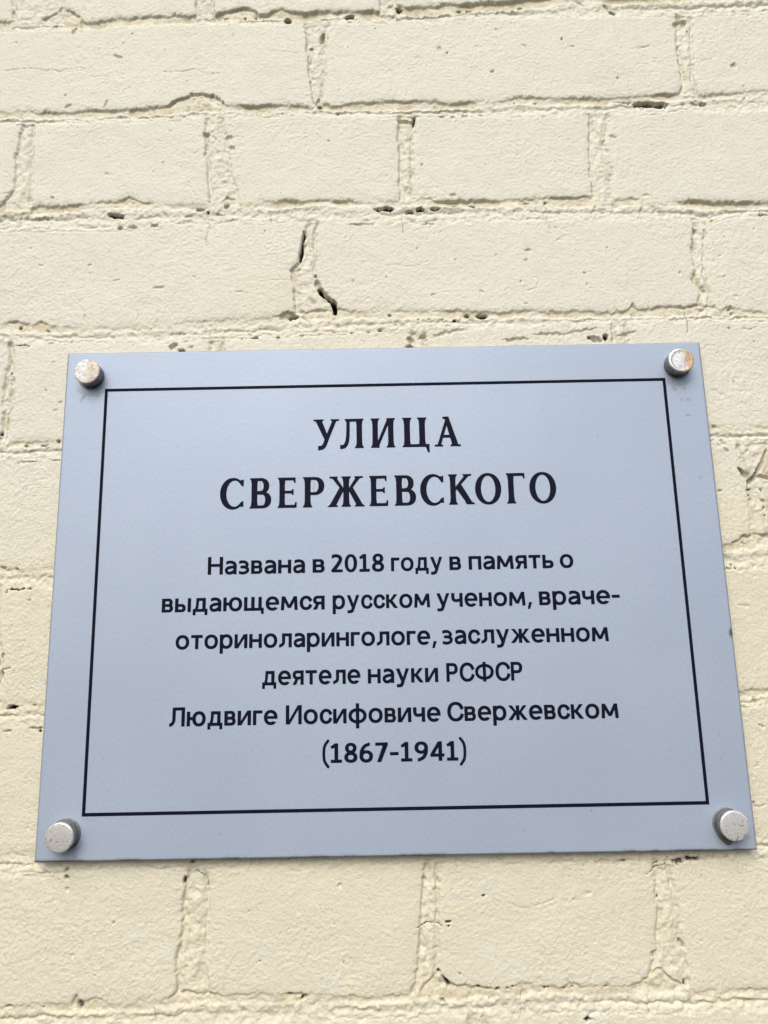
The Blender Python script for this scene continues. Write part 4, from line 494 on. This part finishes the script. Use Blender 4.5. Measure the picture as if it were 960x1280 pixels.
def build_plate():
    st_ = 1.0; xs = np.linspace(-200, 200, 401); zs = np.linspace(-150, 150, 301)
    PX, PZ = np.meshgrid(xs, zs); nx, nz = len(xs), len(zs)
    dirt_and_dent = np.zeros_like(PX); scuff = np.zeros_like(PX)
    def dab(x, z, rx, rz, a, k, arr):
        a = math.radians(a); u = ((PX-x)*math.cos(a)+(PZ-z)*math.sin(a))/max(rx, .7); v = (-(PX-x)*math.sin(a)+(PZ-z)*math.cos(a))/max(rz, .7)
        np.maximum(arr, k*.6*(1-sstep(.4, 1.2, np.hypot(u, v))), out=arr)
    for q in MARKS: dab(*q[:6], dirt_and_dent if q[6] else scuff)
    for bx, bz, lo, hi in ((-183.5, 133, 200, 330), (184, 133, 215, 330)):
        r = np.hypot(PX-bx, PZ-bz); an = np.degrees(np.arctan2(PZ-bz, PX-bx)) % 360
        np.maximum(scuff, .55*np.exp(-((r-11.2)/.8)**2)*sstep(lo, lo+25, an)*(1-sstep(hi-25, hi, an)), out=scuff)
    n = fbm(PX, PZ, 9, 61, 3)
    np.maximum(dirt_and_dent, sstep(-148.7, -149.6, PZ)*sstep(.0, .35, n)*.9, out=dirt_and_dent)      # grime along the lower edge
    np.maximum(scuff, (1-sstep(.2, 1.2, np.minimum(200-np.abs(PX), 150-np.abs(PZ))))*.45, out=scuff)
    # the sheet was cut a third of a degree out of square
    X2 = PX-.0034*PZ; Z2 = PZ-.0018*PX
    co = np.stack([X2/1000, np.zeros_like(PX), Z2/1000], -1).reshape(-1, 3)
    i = np.arange((nz-1)*(nx-1)); r = i//(nx-1); c = i % (nx-1); q = r*nx+c
    F = np.stack([q, q+1, q+1+nx, q+nx], 1)
    ring_ = np.concatenate([np.arange(nx), nx-1+nx*np.arange(1, nz), nx*(nz-1)+np.arange(nx-2, -1, -1), nx*np.arange(nz-2, 0, -1)])
    back = co[ring_].copy(); back[:, 1] = THICK; n0 = len(co); m_ = len(ring_); j = np.arange(m_); jn = (j+1) % m_
    S_ = np.stack([ring_[jn], ring_[j], n0+j, n0+jn], 1)
    flat = np.concatenate([F.ravel(), S_.ravel(), (n0+j)[::-1]]); sizes = np.concatenate([np.full(len(F)+len(S_), 4), [m_]])
    o = mesh_from('plate', np.vstack([co, back]), flat, sizes, sign_material(), root)
    wear_and_shade = np.zeros((n0+m_, 4), np.float32); wear_and_shade[:n0, 0] = dirt_and_dent.ravel(); wear_and_shade[:n0, 1] = scuff.ravel(); wear_and_shade[n0:, 1] = .6; wear_and_shade[:, 3] = 1
    at = o.data.attributes.new('wear_and_shade', 'FLOAT_COLOR', 'POINT'); at.data.foreach_set('color', wear_and_shade.ravel())
MARKS = [(199.8, -31.3, 2.0, 3.3, -8, 1.6, 1), (-188.6, 120.5, 1.0, 1.6, 20, .8, 1), (-187.3, 122.2, .9, 1.2, 40, .7, 1), (-190, 118.5, .9, 1.4, 0, .6, 1), (-179.5, 121.4, 1.6, .8, 10, .7, 1), (-183, 119, 4, .8, -20, .5, 0),  # first mark paints the dark inside of an edge dent as flat colour
 (181, 119.5, 2.6, .8, -40, .7, 1), (187.5, 119.5, .8, 1.3, -10, .6, 1), (189, 112, 2.2, .8, -10, .55, 1), (185, 112.5, .8, .8, 0, .6, 1), (176, 120, .9, .9, 0, .5, 1),
 (-171, -128.5, 4, .7, -8, .2, 1), (-178, -147.5, 1.5, 1, 0, .6, 1), (194.5, -141, 1, .8, 0, .5, 1), (196, -143.5, .8, .8, 0, .5, 1), (192.5, -144.5, 1, .7, 0, .5, 1), (189, -146, .9, .8, 0, .45, 1),
 (186, -101, .8, .8, 0, .4, 1), (191.5, 62, .8, .9, 0, .6, 1), (188, 102, 1.8, .8, 0, .6, 1), (98.5, 108, 2.0, .8, 30, .4, 0), (101, 92, 1.2, 1.0, 0, .5, 0), (131, 90, .8, .8, 0, .35, 1), (-128.8, 88, .7, .7, 0, .35, 1),
 (35, -47.5, 1.6, .7, 15, .0, 0), (-98, -137, 1, .7, 0, .5, 1), (110, -128, .8, .7, 0, .5, 1), (72, -138, .8, .7, 0, .45, 1), (-70, 62, .7, .7, 0, .4, 1), (186, -88, .8, .7, 0, .35, 1), (-24, 100, 3, .7, -10, .2, 0)]
def glyph_line(name, parts, mat, g, lo, hi, lift):
    co, flat, sizes = [], [], []
    for f, w, a, b, base in parts:
        k = (b-a)/w; vs_, fs_ = cached(f, w, lo, hi, g); n = len(co)
        co += [((a+x*k)/1000, 0, (base+y)/1000) for x, y in vs_]
        for q in fs_: flat += [n+z for z in q]; sizes.append(len(q))
    o = mesh_from(name, np.array(co), flat, sizes, mat, root); o.location = (0, -lift, 0); return o
_cache = {}
def cached(f, w, lo, hi, g):
    if id(f) not in _cache: _cache[id(f)] = fill(lambda x, y: f(x, y)-(BOLD if hi < 15 else .2), -1.2, w+1.2, lo, hi, g)
    return _cache[id(f)]
def build_writing():
    m1, m2 = ink('dark_ink', (.008, .009, .020)), ink('blue_black_ink', (.005, .007, .017))
    for base, ls in HEADING:
        glyph_line('heading_line', [(H[c][0], H[c][1], a, b, base) for c, a, b in ls], m1, .14, -5, 20, .00008)
    for base, ws in BODY:
        parts = []
        for text, a, b in ws:
            adv = [G[c][1] for c in text]; k = (b-a)/(sum(adv)+GAP*(len(text)-1)); x = a
            for c, w in zip(text, adv): parts.append((G[c][0], w, x, x+w*k, base)); x += (w+GAP)*k
        glyph_line('text_line', parts, m2, .12, -3.4, 12.6, .00008)
    x0, x1, z0, z1, w = -175.3, 176.2, -126.3, 126.3, 1.9
    P = [(x0, z0), (x1, z0), (x1, z1), (x0, z1), (x0+w, z0+w), (x1-w, z0+w), (x1-w, z1-w), (x0+w, z1-w)]
    fs_ = [(0, 1, 5, 4), (1, 2, 6, 5), (2, 3, 7, 6), (3, 0, 4, 7)]
    o = mesh_from('border_line', np.array([((x-.0038*z)/1000, 0, z/1000) for x, z in P]), np.array(fs_).ravel(), np.full(4, 4), m2, root); o.location = (0, -.00008, 0)
GAP, BOLD = 1.32, .14
def lathe(name, prof, mat, parent, loc, seg=96, wob=0.0, seed=1):
    rng = random.Random(seed); ph = [rng.uniform(0, 6.28) for _ in range(4)]
    co = []; faces = []
    for r, y in prof:
        for i in range(seg):
            a = 2*math.pi*i/seg; q = r*(1+wob*(math.sin(2*a+ph[0])+.6*math.sin(5*a+ph[1])))
            co.append((q*math.cos(a)/1000, y/1000, q*math.sin(a)/1000))
    n = len(prof)
    for k in range(n-1):
        for i in range(seg):
            j = (i+1) % seg; faces.append((k*seg+i, k*seg+j, (k+1)*seg+j, (k+1)*seg+i))
    faces.append(tuple(range(seg))[::-1]); faces.append(tuple((n-1)*seg+i for i in range(seg)))
    bm = bmesh.new(); vs_ = [bm.verts.new(c) for c in co]
    for f in faces: bm.faces.new([vs_[i] for i in f])
    bmesh.ops.recalc_face_normals(bm, faces=bm.faces)
    me = bpy.data.meshes.new(name); bm.to_mesh(me); bm.free(); me.materials.append(mat)
    for p in me.polygons: p.use_smooth = True
    o = bpy.data.objects.new(name, me); link(o, parent); o.location = loc
    me.set_sharp_from_angle(angle=math.radians(38)); return o
def steel(name, face, rough, metal, rust, seed, scratch=.5):
    m, t, b = nodes_of(name)
    v = objco(t, (1000, 1000, 1000)); off = t.nodes.new('ShaderNodeVectorMath'); off.operation = 'ADD'; t.links.new(v, off.inputs[0]); off.inputs[1].default_value = (seed*13.7, 0, seed*7.1); w = off.outputs[0]
    sx = t.nodes.new('ShaderNodeSeparateXYZ'); t.links.new(v, sx.inputs[0])
    blot = ramp(t, noise(t, .28, 4, .65, w, 1.8), .45, .62)
    c = mixc(t, maths(t, 'MULTIPLY', blot, .75), face, tuple(q*.58 for q in face))
    line = noise(t, .35, 2, .5, w, 2.5)
    vein = maths(t, 'LESS_THAN', maths(t, 'ABSOLUTE', maths(t, 'SUBTRACT', line, .5)), .018)
    c = mixc(t, maths(t, 'MULTIPLY', vein, scratch), c, (.22, .20, .18))
    dots = ramp(t, noise(t, .8, 2, .5, w), .64, .70); c = mixc(t, maths(t, 'MULTIPLY', dots, .75), c, (.09, .075, .06))
    rx, rs = rust
    edge = maths(t, 'ADD', sx.outputs[0], maths(t, 'MULTIPLY', noise(t, .22, 4, .75, w), 10.0))
    rmask = maths(t, 'MULTIPLY', maths(t, 'MULTIPLY', ramp(t, edge, rx, rx+2.4), rs), ramp(t, noise(t, .7, 3, .7, w), .25, .5))
    rcol = mixc(t, ramp(t, noise(t, .9, 4, .7, w), .35, .65), (.30, .16, .07), (.60, .47, .27))
    c = mixc(t, rmask, c, rcol)
    t.links.new(c, b.inputs['Base Color'])
    t.links.new(maths(t, 'MULTIPLY', maths(t, 'SUBTRACT', 1.0, rmask), metal), b.inputs['Metallic'])
    t.links.new(maths(t, 'ADD', maths(t, 'MULTIPLY', maths(t, 'ADD', blot, rmask, None), .25), rough, clamp=True), b.inputs['Roughness'])
    t.links.new(bump(t, noise(t, .5, 3, .6, w), .10, .0004), b.inputs['Normal'])
    return m
def build_bolts():
    side = steel('dull_steel', (.30, .29, .275), .38, .85, (99, 0), 5, .2)
    wm = steel('grey_washer', (.26, .265, .27), .5, .6, (99, 0), 9, .2)
    specs = [(-184.5, 135.0, 'scuffed', (.68, .69, .69), .45, .2, (3.5, .4), 'silver bolt cap, half scraped white, with rust spots'),
             (183.5, 134.7, 'rusted', (.72, .72, .70), .22, .8, (6.3, .95), 'shiny bolt cap with orange rust on its right half'),
             (186.1, -136.0, 'worn', (.80, .82, .84), .34, .55, (99, 0), 'worn silver bolt cap with a ring scratch and a grey glue lump at its foot'),
             (-183.4, -135.4, 'speckled', (.76, .78, .79), .34, .6, (99, .0), 'dull silver bolt cap speckled with dark dots')]
    for k, (x, z, nm, face, ro, me_, rust, lab) in enumerate(specs):
        y0 = 0.0
        body = lathe('standoff_bolt', [(7.6, 0), (7.75, -.4), (7.75, -6.7), (7.6, -7.0)], side, root, (x/1000, y0, z/1000), seed=k)
        tag(body, lab)
        cap = lathe('bolt_cap', [(7.55, -6.9), (7.9, -7.05), (7.95, -7.6), (7.8, -7.95), (7.45, -8.15)]+([(6.5, -8.26), (6.0, -8.06), (5.4, -8.02), (4.0, -8.12), (1.5, -8.2), (.3, -8.22)] if k == 1 else [(6.9, -8.2), (4.0, -8.27), (1.5, -8.3), (.3, -8.3)]), steel(nm+'_steel', face, ro, me_, rust, k+1, .5 if k != 1 else .25), body, (0, 0, 0), seed=k)
        wash = lathe('washer', [(8.0, .1), (8.25, -.1), (8.25, -.5), (8.0, -.75)], wm, body, ((-.3, .2, -.6, .4)[k]/1000, 0, (-.4, -.5, -.2, .3)[k]/1000), wob=.006, seed=k+9)
        if k == 2:
            bm = bmesh.new(); bmesh.ops.create_icosphere(bm, subdivisions=4, radius=1)
            for v_ in bm.verts:
                p = v_.co; taper = 1-.5*max(0, -p.z)
                v_.co = (p.x*.0062*taper, p.y*.0011, p.z*.0062)
            me = bpy.data.meshes.new('glue_lump'); bm.to_mesh(me); bm.free()
            for p in me.polygons: p.use_smooth = True
            me.materials.append(wm); o = bpy.data.objects.new('glue_lump', me); link(o, body); o.location = (-.0012, -.0002, -.0055)
build_plate(); build_writing(); build_bolts()
